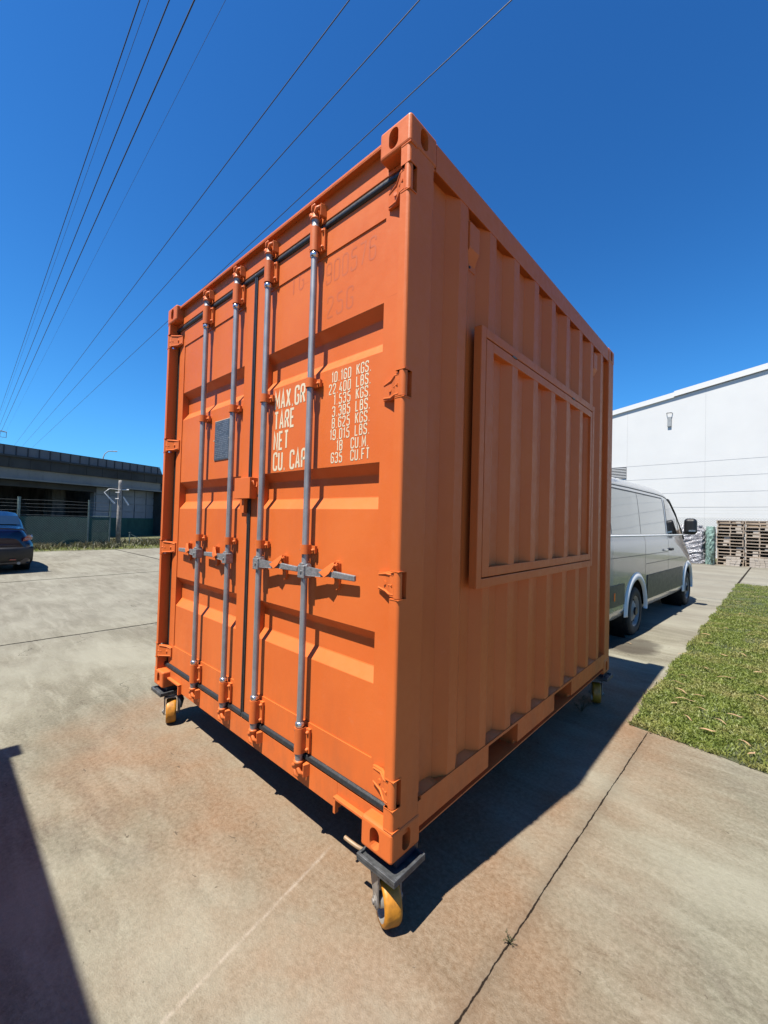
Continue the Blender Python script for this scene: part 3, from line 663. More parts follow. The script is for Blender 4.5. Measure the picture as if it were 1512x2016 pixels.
# data plate
m = MB().box((-1.7079), (-1.5026), YP-0.004, YP-0.001, 1.664, 1.930); pl = m.build('data_plate', PLATEL, doorL, bevel=0.001)
m = MB().box((-1.7030), (-1.5075), YP-0.006, YP-0.004, 1.669, 1.925); m.build('plate_face', PLATE, pl)
m = MB()
for i in range(20):
    z = 1.912-i*0.0122; x = (-1.6932)
    while x < (-1.5242):
        w = random.uniform(0.008, 0.032)
        if random.random() < 0.82: m.box(x, min(x+w, (-1.5173)), YP-0.0066, YP-0.006, z, z+0.0045)
        x += w+0.006
m.build('plate_engraving', PLATET, pl)
for x in ((-1.7108), (-1.4996)): MB().cyl((x, YP-0.008, 1.80), (x, YP, 1.80), 0.005, 8).build('rivet', PLATEL, pl)

# locking rods
RX = [-1.815, -1.398, -1.040, -0.625]; RY = 0.031
for idx, x in enumerate(RX):
    rod = MB().cyl((x, RY, 0.150), (x, RY, 2.750), 0.0163, 20)
    rod = rod.build('lock_rod', GALV, cont)
    for za, zb in ((2.582, 2.609), (0.292, 0.318)):
        m = MB(); m.lathe([(0.0163, za), (0.0215, za+0.003), (0.0225, (za+zb)/2), (0.0215, zb-0.003), (0.0163, zb)], (x, RY, 0), (0, 0, 1), 20)
        m.build('rod_collar', BRIGHT, rod)
    for za, zb, dirn in ((2.731, 2.768, 1), (0.132, 0.171, -1)):
        m = MB(); m.lathe([(0.0205, za), (0.0205, za+0.006), (0.0178, za+0.010), (0.0178, zb-0.008), (0.0205, zb)] if dirn == 1 else [(0.0178, za), (0.0178, za+0.012), (0.0205, zb-0.006), (0.0205, zb)], (x, RY, 0), (0, 0, 1), 20)
        m.build('rod_end', GALVD, rod)
    def ring(m, za, zb, r, fl, holes):
        # half shell round the rod, flat wings to the door on both sides
        n = 12; prof = [(x+r*math.cos(a), RY-r*math.sin(a)) for a in [math.pi*k/n for k in range(n+1)]]
        prof = [(x+r, YF-0.014)]+prof+[(x-r, YF-0.014)]
        inner = [(x-r+0.005, YF-0.014)]+[(x+(r-0.005)*math.cos(a), RY-(r-0.005)*math.sin(a)) for a in [math.pi*(n-k)/n for k in range(n+1)]]+[(x+r-0.005, YF-0.014)]
        o, i_ = prof, inner[::-1]
        for k in range(len(o)-1):
            q = [o[k], o[k+1], i_[k+1], i_[k]]
            m.add([(p[0], p[1], za) for p in q]+[(p[0], p[1], zb) for p in q], [(3,2,1,0),(4,5,6,7),(0,1,5,4),(1,2,6,5),(2,3,7,6),(3,0,4,7)], False)
        m.box(x+r-0.004, x+r+fl, YF-0.016, YF-0.009, za+0.004, zb-0.004)
        m.box(x-r-fl*0.55, x-r+0.004, YF-0.016, YF-0.009, za+0.004, zb-0.004)
        m.box(x-r-fl*0.5, x+r+fl*0.9, YF-0.009, YF, za+0.006, zb-0.006)
        for hz in holes:
            m.lathe([(0.0, -0.011), (0.0065, -0.010), (0.008, -0.004), (0.009, 0.0)], (x+r+fl*0.55, YF-0.016, hz), (0, 1, 0), 10)
        return m
    for za, zb in ((2.611, 2.731), (0.171, 0.291)):
        m = MB(); ring(m, za, zb, 0.0245, 0.027, (za+0.02, zb-0.02)); b = m.build('rod_bearing', ORANGE, rod)
        for hz in (za+0.018, zb-0.018): MB().cyl((x-0.0205, RY-0.0145, hz), (x-0.0215, RY-0.0152, hz), 0.0035, 8).build('bearing_hole', BLACK, b)
    for zc in (1.959, 1.147):
        m = MB(); ring(m, zc-0.0225, zc+0.0225, 0.0245, 0.026, (zc-0.003,)); b = m.build('rod_guide', ORANGE, rod)
        MB().cyl((x-0.0205, RY-0.0145, zc-0.004), (x-0.0216, RY-0.0153, zc-0.004), 0.0035, 8).build('guide_hole', BLACK, b)
    # cams and keepers
    for zc, s in ((2.800, 1), (0.104, -1)):
        m = MB(); z = lambda t: zc+s*t
        m.lathe([(0.0, z(-0.034)), (0.024, z(-0.032)), (0.026, z(-0.024)), (0.020, z(-0.018)), (0.018, z(0.02)), (0.0, z(0.022))], (x, RY, 0), (0, 0, 1), 14)
        m.tube([(x-0.012, RY-0.006, z(-0.008)), (x-0.030, RY-0.004, z(0.004)), (x-0.040, RY+0.004, z(0.018)), (x-0.040, RY+0.016, z(0.026))], [0.011, 0.013, 0.011, 0.007], 7)
        m.tube([(x+0.010, RY-0.010, z(0.000)), (x+0.024, RY-0.012, z(0.014)), (x+0.036, RY-0.002, z(0.022)), (x+0.040, RY+0.014, z(0.012))], [0.010, 0.011, 0.010, 0.007], 7)
        m.tube([(x-0.006, RY-0.016, z(0.010)), (x+0.004, RY-0.020, z(0.026)), (x+0.014, RY-0.014, z(0.036))], [0.008, 0.010, 0.007], 7)
        m.tube([(x-0.020, RY-0.002, z(0.020)), (x-0.012, RY+0.002, z(0.036)), (x+0.006, RY+0.004, z(0.040))], [0.008, 0.008, 0.006], 7)
        m.build('locking_cam', ORANGE, rod)
        MB().prism([(x-0.050, HY), (x-0.046, HY-0.020), (x-0.030, HY-0.026), (x-0.026, HY)], z(-0.022), z(0.030), 'z').build('cam_keeper', ORANGE, rod, bevel=0.003)
        m = MB(); m.prism([(x+0.030, HY), (x+0.034, HY-0.026), (x+0.048, HY-0.034), (x+0.056, HY)], z(-0.026), z(0.034), 'z')
        m.build('cam_keeper', ORANGE, rod, bevel=0.003)
    # handle
    sg = 1 if idx >= 2 else -1
    hz = 1.045; m = MB(); X = lambda t: x+sg*t
    m.box(X(-0.024), X(0.027), 0.005, 0.054, hz-0.036, hz+0.026)
    m.cyl((X(0.0), 0.006, hz+0.026), (X(0.0), 0.054, hz+0.026), 0.012, 12)
    m.cyl((X(0.004), 0.000, hz-0.004), (X(0.004), 0.006, hz-0.004), 0.006, 8)
    m.cyl((X(0.020), 0.030, hz+0.020), (X(0.036), 0.030, hz+0.024), 0.013, 10)
    hb = m.build('handle_hub', GALVD, rod, bevel=0.004)
    m = MB()
    ol = [(0.027, -0.019, 0.014), (0.027, 0.019, 0.014), (0.120, 0.014, 0.026), (0.165, 0.007, 0.031), (0.215, 0.009, 0.035), (0.215, -0.012, 0.035), (0.165, -0.012, 0.031), (0.120, -0.018, 0.026)]
    m.add([(X(a), y, hz+b) for a, b, y in ol]+[(X(a), y+0.010, hz+b) for a, b, y in ol],
          [(0,1,2,7),(7,2,3,6),(6,3,4,5),(8,15,10,9),(15,14,11,10),(14,13,12,11)]+[(i, (i+1) % 8, 8+(i+1) % 8, 8+i) for i in range(8)])
    m.build('handle_bar', GALVD, rod, bevel=0.003)
    m = MB()
    m.add([(X(0.205), 0.031, hz-0.015), (X(0.205), 0.031, hz+0.016), (X(0.343), 0.036, hz+0.010), (X(0.343), 0.036, hz-0.016), (X(0.205), 0.046, hz-0.015), (X(0.205), 0.046, hz+0.016), (X(0.343), 0.051, hz+0.010), (X(0.343), 0.051, hz-0.016)],
          [(0,1,2,3),(7,6,5,4),(0,4,5,1),(1,5,6,2),(2,6,7,3),(3,7,4,0)])
    m.build('handle_grip', GALVD, rod, bevel=0.004)
    m = MB(); cx = X(0.205)
    prof = [(cx-0.015, hz-0.060), (cx-0.015, hz+0.050), (cx-0.008, hz+0.062), (cx+0.008, hz+0.062), (cx+0.015, hz+0.050), (cx+0.015, hz-0.060), (cx, hz-0.072)]
    m.prism(prof, YF, YF+0.006, 'y'); m.prism([(p[0]*1, p[1]) for p in prof], YF-0.008, YF, 'y')
    for dx in (-0.013, 0.008):      # cheek plates reaching forward
        ck_ = [(YF-0.006, -0.040), (YF-0.006, 0.054), (0.046, 0.054), (0.036, 0.040), (0.050, 0.016), (0.054, -0.020)]
        m.add([(cx+dx, y, hz+z) for y, z in ck_]+[(cx+dx+0.005, y, hz+z) for y, z in ck_],
              [(0,1,2,4),(2,3,4),(0,4,5),(6,10,8,7),(8,10,9),(6,11,10)]+[(i, (i+1) % 6, 6+(i+1) % 6, 6+i) for i in range(6)])
    for (xa, za), (xb, zb_), (xc, zc_), (xd, zd), ya, yb in (((0.125, 0.004), (0.165, -0.016), (0.190, 0.004), (0.150, 0.020), 0.016, 0.022), ((0.150, 0.020), (0.190, 0.004), (0.212, 0.046), (0.192, 0.052), 0.022, 0.036)):
        m.add([(X(xa), ya, hz+za), (X(xb), ya, hz+zb_), (X(xc), yb, hz+zc_), (X(xd), yb, hz+zd), (X(xa), ya+0.006, hz+za), (X(xb), ya+0.006, hz+zb_), (X(xc), yb+0.006, hz+zc_), (X(xd), yb+0.006, hz+zd)], [(0,1,2,3),(7,6,5,4),(0,4,5,1),(1,5,6,2),(2,6,7,3),(3,7,4,0)])
    m.cyl((cx-0.018, 0.046, hz+0.042), (cx+0.018, 0.046, hz+0.042), 0.005, 8)
    m.build('handle_catch', ORANGE, rod, bevel=0.0015)

# lock box over the seam
m = MB().box(-1.317, -1.142, 0.016, 0.021, 1.402, 1.524).box(-1.317, -1.142, 0.021, YF, 1.519, 1.524).box(-1.317, -1.312, 0.021, YF, 1.402, 1.519).box(-1.147, -1.142, 0.021, YF, 1.402, 1.519)
lbx = m.build('lock_box', ORANGE, cont, bevel=0.002)
MB().box(-1.258, -1.236, 0.035, YF-.001, 1.318, 1.401).build('box_bracket', ORANGE, lbx, bevel=0.002)
MB().tube([(-1.142, 0.028, 1.500), (-1.128, 0.028, 1.503), (-1.122, 0.032, 1.480), (-1.124, 0.042, 1.462), (-1.126, 0.052, 1.475), (-1.130, 0.056, 1.500)], 0.0035, 8).build('box_hook', ORANGE, lbx)

# side walls
CO, CI = -0.006, -0.042
def corr_profile():
    p = [(CI, 0.160), (CI, 0.302)]
    y = 0.302
    k = 0
    while True:
        r = 0.442+0.2775*k
        if r > 2.70: break
        p += [(CI, r-0.138), (CI+.003, r-0.134), (CO-.003, r-0.072), (CO, r-0.068), (CO, r-0.002), (CO-.003, r+0.002), (CI+.003, r+0.064), (CI, r+0.068)]; k += 1
    p += [(CI, 2.84)]
    q = [p[0]]
    for a in p[1:]:
        if a[1] > q[-1][1]+1e-4: q.append(a)
    return q
CPR = corr_profile()
def side_wall(xs, sx, hatch):
    m = MB(); z0, z1 = 0.160, 2.790
    zz = [z0, z1]
    if hatch: zz = [z0, 1.02, 2.21, z1]
    for i in range(len(zz)-1):
        mid = hatch and i == 1
        for a, b in zip(CPR[:-1], CPR[1:]):
            # keep the sheet everywhere; inside the hatch it is a separate part
            ym = (a[1]+b[1])/2
            if mid and 0.60 < ym < 2.30: continue
            m.add([(xs+sx*a[0], a[1], zz[i]), (xs+sx*b[0], b[1], zz[i]), (xs+sx*b[0], b[1], zz[i+1]), (xs+sx*a[0], a[1], zz[i+1])], [(0,1,2,3)])
    return m.build('side_wall', ORANGE, cont, fixn=False, weld=True)
side_wall(0, 1, True); side_wall(-Wd, -1, False)
for xs, sx in ((0, 1), (-Wd, -1)):
    m = MB(); m.prism([(xs-sx*0.004, 2.768), (xs-sx*0.004, 2.884), (xs-sx*0.010, 2.888), (xs-sx*0.065, 2.888), (xs-sx*0.065, 2.768)], CL, L-CL, 'y'); m.box(xs-sx*0.062, xs-sx*0.008, 0.16, 2.84, 2.768, H-CH-.001)
    m.build('top_side_rail', ORANGE, cont)
    m = MB()
    def rail(y0, y1, zb, zt): m.prism([(xs-sx*0.003, zb), (xs-sx*0.003, zt), (xs-sx*0.045, zt), (xs-sx*0.045, zb)], y0, y1, 'y')
    cuts = [(0.16, 0.747), (1.088, 1.648), (1.988, 2.84)]
    for a, b in cuts:
        rail(a, b, 0.062, 0.166)
        m.box(xs-sx*0.050, xs-sx*0.030, a, b, 0.037, 0.062)
    m.box(xs-sx*0.045, xs-sx*0.002, 0.18, 2.81, 0.166, 0.180); m.box(xs-sx*0.050, xs-sx*0.005, 0.18, 2.81, 0.031, 0.037)
    for a, b in ((0.747, 1.088), (1.648, 1.988)):     # fork pocket strap and tunnel
        m.box(xs-sx*0.5, xs-sx*0.045, a-0.005, a, 0.036, 0.166); m.box(xs-sx*0.5, xs-sx*0.045, b, b+0.005, 0.036, 0.166); m.box(xs-sx*0.5, xs-sx*0.0505, a, b, 0.030, 0.036)
        m.box(xs-sx*0.5, xs-sx*0.045, a, b, 0.150, 0.160)
    m.build('bottom_side_rail', ORANGE, cont)
# concave closure pieces at the foot and head of every recess
ks = [(0.165, 0.302+0.004)]+[(0.442+0.2775*k, 0.442+0.2775*(k+1)-0.070) for k in range(8)]
for a, b in ks:
    v = []; N = 8
    for i in range(N+1):
        t = i/N; y = a+(b-a)*t; e = math.sin(math.pi*t)**0.6
        v.append(((CO-0.001, y, 0.1805), (CI+0.001+0.004*(1-e), y, 0.184+0.018*e)))
    MB().grid([[p[0] for p in v], [p[1] for p in v]]).build('corrugation_foot', ORANGE, cont)
# roof, end wall, floor
MB().box(-Wd+0.06, -0.06, 0.10, L-0.06, 2.862, 2.874).build('roof_sheet', ORANGE, cont)
m = MB().box(-Wd+0.09, -0.09, L-0.075, L-0.045, 0.14, 2.78); m.box(-Wd+CW, -CW, L-0.11, L-0.06, 2.770, 2.886); m.box(-Wd+CW, -CW, L-0.11, L-0.02, 0.02, 0.165)
for k in range(8): m.prism([(-Wd+0.16+k*0.28, L-0.046), (-Wd+0.20+k*0.28, L-0.02), (-Wd+0.28+k*0.28, L-0.02), (-Wd+0.32+k*0.28, L-0.046)], 0.165, 2.77, 'z')
m.build('end_wall', ORANGE, cont)
m = MB().box(-Wd+0.046, -0.046, 0.13, L-0.112, 0.166, 0.190)
for k in range(9):
    yy = 0.40+k*0.29
    if not any(a-0.04 < yy < b+0.04 for a, b in ((0.747, 1.088), (1.648, 1.988))): m.box(-Wd+0.046, -0.046, yy, yy+0.045, 0.045, 0.160)
m.build('underframe', STEELD, cont)

# service hatch
hat = MB()
XF = 0.028; o = (0.532, 2.325, 0.985, 2.243); fw = 0.046
y0, y1, z0, z1 = o
hat.box(-0.015, XF, y0, y0+fw, z0, z1).box(-0.0045, XF, y1-fw, y1, z0, z1).box(-0.0045, XF, y0+fw, y1-fw, z0, z0+fw).box(-0.0045, XF, y0+fw, y1-fw, z1-fw, z1)
hat.box(-0.060, -0.0046, y0+0.058, y0+0.066, z0+0.03, z1-0.03)
hatch = hat.build('service_hatch', ORANGE, cont, bevel=0.003)
gp = 0.006; a0, a1, b0, b1 = y0+fw+gp, y1-fw-gp, z0+fw+gp, z1-fw-gp; lw = 0.070
m = MB().box(-0.045, XF-0.001, a0, a0+lw, b0, b1).box(-0.045, XF-0.001, a1-lw*0.62, a1, b0, b1).box(-0.045, XF-0.001, a0+lw, a1-lw*0.62, b0, b0+0.046).box(-0.045, XF-0.001, a0+lw, a1-lw*0.62, b1-0.046, b1)
m.build('hatch_leaf_frame', ORANGE, hatch, bevel=0.002)
MB().box(-0.050, -0.0, y0+fw, y1-fw, z0+fw, z0+fw+gp).box(-0.050, -0.0, y0+fw, y1-fw, z1-fw-gp, z1-fw).box(-0.050, -0.0, y0+fw, y0+fw+gp, z0+fw, z1-fw).box(-0.050, -0.0, y1-fw-gp, y1-fw, z0+fw, z1-fw).build('hatch_seal', GASKET, hatch)
m = MB()
for a, b in zip(CPR[:-1], CPR[1:]):
    ym = (a[1]+b[1])/2
    if a0+0.02 < ym-0.0615 < a1-0.005: m.add([(a[0]+.0305, a[1]-0.0615, b0+0.01), (b[0]+.0305, b[1]-0.0615, b0+0.01), (b[0]+.0305, b[1]-0.0615, b1-0.01), (a[0]+.0305, a[1]-0.0615, b1-0.01)], [(0,1,2,3)])
m.build('hatch_leaf_panel', ORANGE, hatch, fixn=False, weld=True)
for yy in (0.86, 1.80):
    MB().box(XF-0.02, XF+0.004, yy, yy+0.05, z1-fw-gp-0.004, z1-fw-0.001).build('hatch_hinge', STEELD, hatch, bevel=0.002)
# ventilators
for ya in (0.462, 2.415):
    m = MB(); xa, xb = CI, -0.010
    m.add([(xa, ya, 2.735), (xa, ya+0.10, 2.735), (xb, ya+0.094, 2.722), (xb, ya+0.006, 2.722), (xa, ya, 2.545), (xa, ya+0.10, 2.545), (xb, ya+0.094, 2.600), (xb, ya+0.006, 2.600)],
          [(0,1,2,3),(3,2,6,7),(7,6,5,4),(0,3,7,4),(1,5,6,2),(0,4,5,1)])
    m.box(xa, xa+0.004, ya-0.006, ya+0.106, 2.520, 2.548)
    v = m.build('ventilator', ORANGE, cont, bevel=0.003)
    MB().cyl((xa+0.004, ya+0.05, 2.533), (xa+0.008, ya+0.05, 2.533), 0.006, 8).build('rivet', BLACK, v)
# lashing ring near the sill rail
MB().tube([(-0.012, 0.980+0.012*math.cos(t), 0.205+0.022*math.sin(t)) for t in [k*math.pi/8 for k in range(17)]], 0.004, 6).build('lashing_ring', ORANGE, cont)

# casters
def caster(cx, cy, rot, flipx=1, flipy=1, off=(0, 0)):
    c = bpy.data.objects.new('caster', None); col.objects.link(c); c.parent = cont; c.location = (cx, cy, 0); c.empty_display_size = 0.05
    sx, sy = flipx, flipy
    # blue adapter block and grey angle frame (frame axes follow the container)
    MB().box(-0.085*1, 0.075, -0.060, 0.075, -0.030, -0.002).build('mounting_block', STEELB, c)
    m = MB(); x0, x1, y0_, y1_ = -0.088, 0.112, -0.114, 0.076
    if sx < 0: x0, x1 = -0.09, 0.10
    if sy < 0: y0_, y1_ = -y1_, -y0_
    m.box(x0, x1, y0_, y1_, -0.047, -0.040)
    for q in ((x0, x1, y0_, y0_+0.012), (x0, x1, y1_-0.012, y1_)): m.box(q[0], q[1], q[2], q[3], -0.055, -0.029)
    for q in ((x0, x0+0.012, y0_+0.012, y1_-0.012), (x1-0.012, x1, y0_+0.012, y1_-0.012)): m.box(q[0], q[1], q[2], q[3], -0.055, -0.029)
    m.build('mounting_frame', STEELD, c, bevel=0.002)
    f = bpy.data.objects.new('swivel', None)
    M = Matrix.Translation((off[0], off[1], 0)) @ Matrix.Rotation(rot, 4, 'Z')
    R0 = 0.087; hz = -Z0+R0; tr = 0.035      # wheel radius, axle height, trail
    m = MB(); m.cyl((0, 0, -0.058), (0, 0, -0.076), 0.052, 20, M=M); m.cyl((0, 0, -0.047), (0, 0, -0.058), 0.040, 20, M=M)
    m.box(-0.060, 0.060, -0.050, 0.050, -0.082, -0.073, M=M)
    for s in (-1, 1):       # fork cheeks: wheel axis is local y
        yy = s*0.046
        pts = [(-0.070, -0.072), (0.064, -0.072), (0.058, -0.105), (tr+0.028, hz-0.006), (tr+0.016, hz-0.024), (tr-0.016, hz-0.024), (tr-0.030, hz-0.004), (-0.050, -0.122)]
        m.prism(pts, yy-0.0035*s, yy+0.0035*s, 'y', M=M)
        m.cyl((tr, yy, hz), (tr, yy+s*0.010, hz), 0.019, 6, M=M, smooth=False); m.cyl((tr, yy, hz), (tr, yy+s*0.016, hz), 0.010, 12, M=M)
        m.cyl((tr, yy, hz), (tr, yy+s*0.0055, hz), 0.026, 16, M=M)
        m.cyl((-0.02, yy, -0.110), (-0.02, yy+s*0.008, -0.110), 0.008, 8, M=M)
    m.build('fork', STEELG, c, bevel=0.0012)
    m = MB(); w = 0.034
    m.lathe([(R0-0.017, -w), (R0-0.006, -w), (R0-0.001, -w+0.008), (R0, -w+0.016), (R0, w-0.016), (R0-0.001, w-0.008), (R0-0.006, w), (R0-0.017, w)], (tr, 0, hz), (0, 1, 0), 48, M=M)
    m.build('wheel_tread', YELLOW, c)
    m = MB()
    m.lathe([(R0-0.017, -w), (R0-0.022, -w+0.002), (R0-0.027, -w+0.010), (R0-0.030, -0.004), (0.030, -0.004), (0.026, -w), (0.0, -w)], (tr, 0, hz), (0, 1, 0), 40, M=M)
    m.lathe([(R0-0.017, w), (R0-0.022, w-0.002), (R0-0.027, w-0.010), (R0-0.030, 0.004), (0.030, 0.004), (0.026, w), (0.0, w)], (tr, 0, hz), (0, 1, 0), 40, M=M)
    m.build('wheel_hub', HUBC, c)
    return c
cn = caster(-0.082, 0.10, math.atan2(-0.50, 0.866), off=(-0.010, -0.026))
m = MB().tube([(-0.055, -0.04, -0.050), (-0.085, -0.07, -0.046), (-0.115, -0.085, -0.036), (-0.145, -0.092, -0.030), (-0.178, -0.094, -0.028)], 0.0085, 10)
m.build('pedal_or_dark_fork', PEDAL, cn)
cl = caster(-Wd+0.082, 0.10, math.radians(-22), -1, 1, off=(0.04, -0.01))
MB().tube([(0.09, 0.03, -0.070), (0.135, 0.02, -0.095), (0.150, 0.01, -0.150)], [0.020, 0.024, 0.012], 8).build('pedal_or_dark_fork', BLACK, cl)  # black tube stands in for the fork lying dark in shade
caster(-0.082, L-0.10, math.radians(-70), 1, -1); caster(-Wd+0.082, L-0.10, math.radians(160), -1, -1)

# the second container behind the photographer: only its shadow reaches the picture
c2 = copy_tree(cont)
c2.location = (-0.43, -2.23-L, Z0)
c2['label'] = 'second orange container behind the viewpoint whose shadow falls at lower left'

# ================================================================ VAN AND CAR by lofted stations
def lofted(name, zt, half, prof, s0, s1, zrock, arches, mat, parent, ds=0.04, endround=0.12):
    """prof: list (w 0..1, z 0..1) from rocker to roof centre; zt(s) roof height; half(s) half width."""
    S = np.arange(s0, s1+1e-6, ds); m = MB(); rows = []
    for s in S:
        r = []
        for w, z in prof:
            zz = zrock+(zt(s)-zrock)*z if z > 0.0 else zrock
            r.append((w*half(s), s, zz))
        rows.append(r)
    for sgn in (1, -1):
        v = [(p[0]*sgn, p[1], p[2]) for r in rows for p in r]; n = len(prof); f = []
        for i in range(len(rows)-1):
            for j in range(n-1):
                cy = (rows[i][j][1]+rows[i+1][j][1])/2; cz = (rows[i][j][2]+rows[i][j+1][2])/2; cx = rows[i][j][0]
                if any((cy-a)**2+(cz-b)**2 < r*r and cx > 0.6*half(S[0]) for a, b, r in arches): continue
                f.append((i*n+j, i*n+j+1, (i+1)*n+j+1, (i+1)*n+j))
        m.add(v, f, True)
        # underside
    for i in (0, len(rows)-1):
        ring = [(p[0], p[1], p[2]) for p in rows[i]]+[(-p[0], p[1], p[2]) for p in rows[i][::-1]]
        m.add(ring, [tuple(range(len(ring)))])
    o = m.build(name, mat, parent, weld=True)
    return o, rows, S
def patchfn(prof, zt, half, zrock):
    W = [p[0] for p in prof]; Zr = [p[1] for p in prof]
    def P(s, z, off=0.003, sgn=1):
        k = (z-zrock)/(zt(s)-zrock); w = float(np.interp(k, Zr, W))*half(s)
        return (sgn*(w+off), s, z)
    return P
def strip(P, s0, s1, zb, zt_, off, n=24, rows=6, sgns=(1, -1)):
    m = MB()
    for sg in sgns:
        G = []
        for i in range(n+1):
            s = s0+(s1-s0)*i/n; a, b = zb(s), zt_(s)
            G.append([P(s, a+(b-a)*k/rows, off, sg) for k in range(rows+1)])
        m.grid(G)
    return m
def wheel(parent, x, y, r, w, sgn, tyre=TYRE, rim=RIM, spokes=0):
    wh = bpy.data.objects.new('wheel', None); col.objects.link(wh); wh.parent = parent; wh.location = (x, y, r); wh.empty_display_size = 0.1
    m = MB(); m.lathe([(r*0.62, w/2-0.02), (r*0.66, w/2), (r*0.90, w/2), (r*0.97, w/2-0.015), (r, w/2-0.04), (r, -w/2+0.04), (r*0.97, -w/2), (r*0.62, -w/2)], (0, 0, 0), (sgn, 0, 0), 40)
    for k in range(36):
        a = 2*math.pi*k/36; mm = Matrix.Rotation(a, 4, 'X'); m.box(-w*0.40, w*0.40, -0.012, 0.012, r-0.004, r+0.006, M=mm)
    m.build('tyre', tyre, wh)
    m = MB(); m.lathe([(r*0.64, w/2-0.01), (r*0.60, w/2-0.015), (r*0.57, w/2-0.04), (r*0.50, w/2-0.055), (r*0.30, w/2-0.02), (r*0.22, w/2-0.012), (0.0, w/2-0.010)], (0, 0, 0), (sgn, 0, 0), 40)
    m.build('rim', rim, wh)
    m = MB()
    for k in range(14):
        a = 2*math.pi*k/14; mm = Matrix.Rotation(a, 4, 'X'); m.cyl((sgn*(w/2-0.052), 0, r*0.47), (sgn*(w/2-0.040), 0, r*0.47), r*0.055, 8, M=mm)
    m.cyl((sgn*(w/2-0.012), 0, 0), (sgn*(w/2+0.012), 0, 0), r*0.17, 14)
    m.build('rim_hole', BLACK, wh)
    return wh

# --- van: local frame: +y forward, rear axle at y=0, x=0 at centre; right side at +x
VW = 1.00
a_ = Vector((-0.34, 5.80)); b_ = Vector((-0.10, 9.75)); t_ = (b_-a_).normalized(); nrm_ = Vector((t_.y, -t_.x))
org = a_ - nrm_*VW
van = thing('parked_van', 'silver panel van with dark side windows and black mirror parked beyond the container', 'van', (org.x, org.y, 0), math.atan2(-t_.x, t_.y))
def vzt(s): return float(np.interp(s, [-1.36, -1.30, -1.0, 0, 1.5, 2.05, 2.35, 2.6, 3.0, 3.6, 3.78, 4.2, 4.45, 4.58, 4.66], [2.20, 2.33, 2.36, 2.37, 2.37, 2.36, 2.33, 2.24, 2.04, 1.66, 1.48, 1.32, 1.20, 1.02, 0.80]))
def vhalf(s): return float(np.interp(s, [-1.36, -1.28, -1.0, 0, 3.2, 3.9, 4.3, 4.55, 4.66], [0.90, 0.97, 0.99, 1.0, 1.0, 0.99, 0.965, 0.88, 0.74]))
ZR = 0.34
vprof_abs = [(0.955, 0.34), (0.985, 0.40)]+[(1.0, z) for z in np.arange(0.44, 1.30, 0.03)]+[(0.998, 1.34), (0.985, 1.40), (0.972, 1.44), (0.965, 1.50), (0.940, 1.75), (0.910, 2.0), (0.890, 2.10), (0.872, 2.155), (0.866, 2.162), (0.868, 2.175), (0.855, 2.20), (0.82, 2.25), (0.74, 2.30), (0.62, 2.335), (0.4, 2.36), (0.0, 2.37)]
vprof = [(w, (z-ZR)/(2.37-ZR)) for w, z in vprof_abs]
ARV = [(0.0, 0.36, 0.47), (3.64, 0.36, 0.47)]
body, rows_, S_ = lofted('body', vzt, vhalf, vprof, -1.36, 4.66, ZR, ARV, VANP, van)
PV = patchfn(vprof, vzt, vhalf, ZR)
# wheel housings, underbody
m = MB().box(-0.90, 0.90, -1.2, 4.4, 0.30, 0.345)
for a, b, r in ARV:
    for sg in (1, -1): m.lathe([(0.48, 0.0), (0.48, 0.34), (0.0, 0.34)], (sg*0.955, a, b), (-sg, 0, 0), 32)
m.build('underbody', BLACK, van)
# flared arches
for a, b, r in ARV:
    for sg in (1, -1):
        m = MB(); rows = []
        for i in range(33):
            th = math.radians(-12)+math.radians(204)*i/32
            rr = [(0.450, 0.985), (0.452, 1.022), (0.480, 1.030), (0.520, 1.022), (0.555, 1.001)]
            rows.append([(sg*x*(vhalf(a+q*math.cos(th))), a+q*math.cos(th), max(0.33, b+q*math.sin(th))) for q, x in rr])
        m.grid(rows).build('wheel_arch', BELT, van)
for x, sg in ((0.885, 1), (-0.885, -1)):
    for y in (0.0, 3.64): wheel(van, x, y, 0.345, 0.22, sg)
for sg in (1, -1):
    strip(PV, 0.56, 3.10, lambda s: 0.46, lambda s: 0.83, 0.010, sgns=(sg,)).build('side_cladding', CLAD, van)
    strip(PV, -1.33, -0.56, lambda s: 0.52, lambda s: 0.80, 0.010, 14, sgns=(sg,)).build('side_cladding', CLAD, van)
m = strip(PV, -1.345, -1.02, lambda s: 0.62, lambda s: 0.69, 0.014, 4, 2); 
MB().box(0.995, 1.006, -0.98, -0.93, 0.60, 0.70).build('side_reflector', AMBER, van)
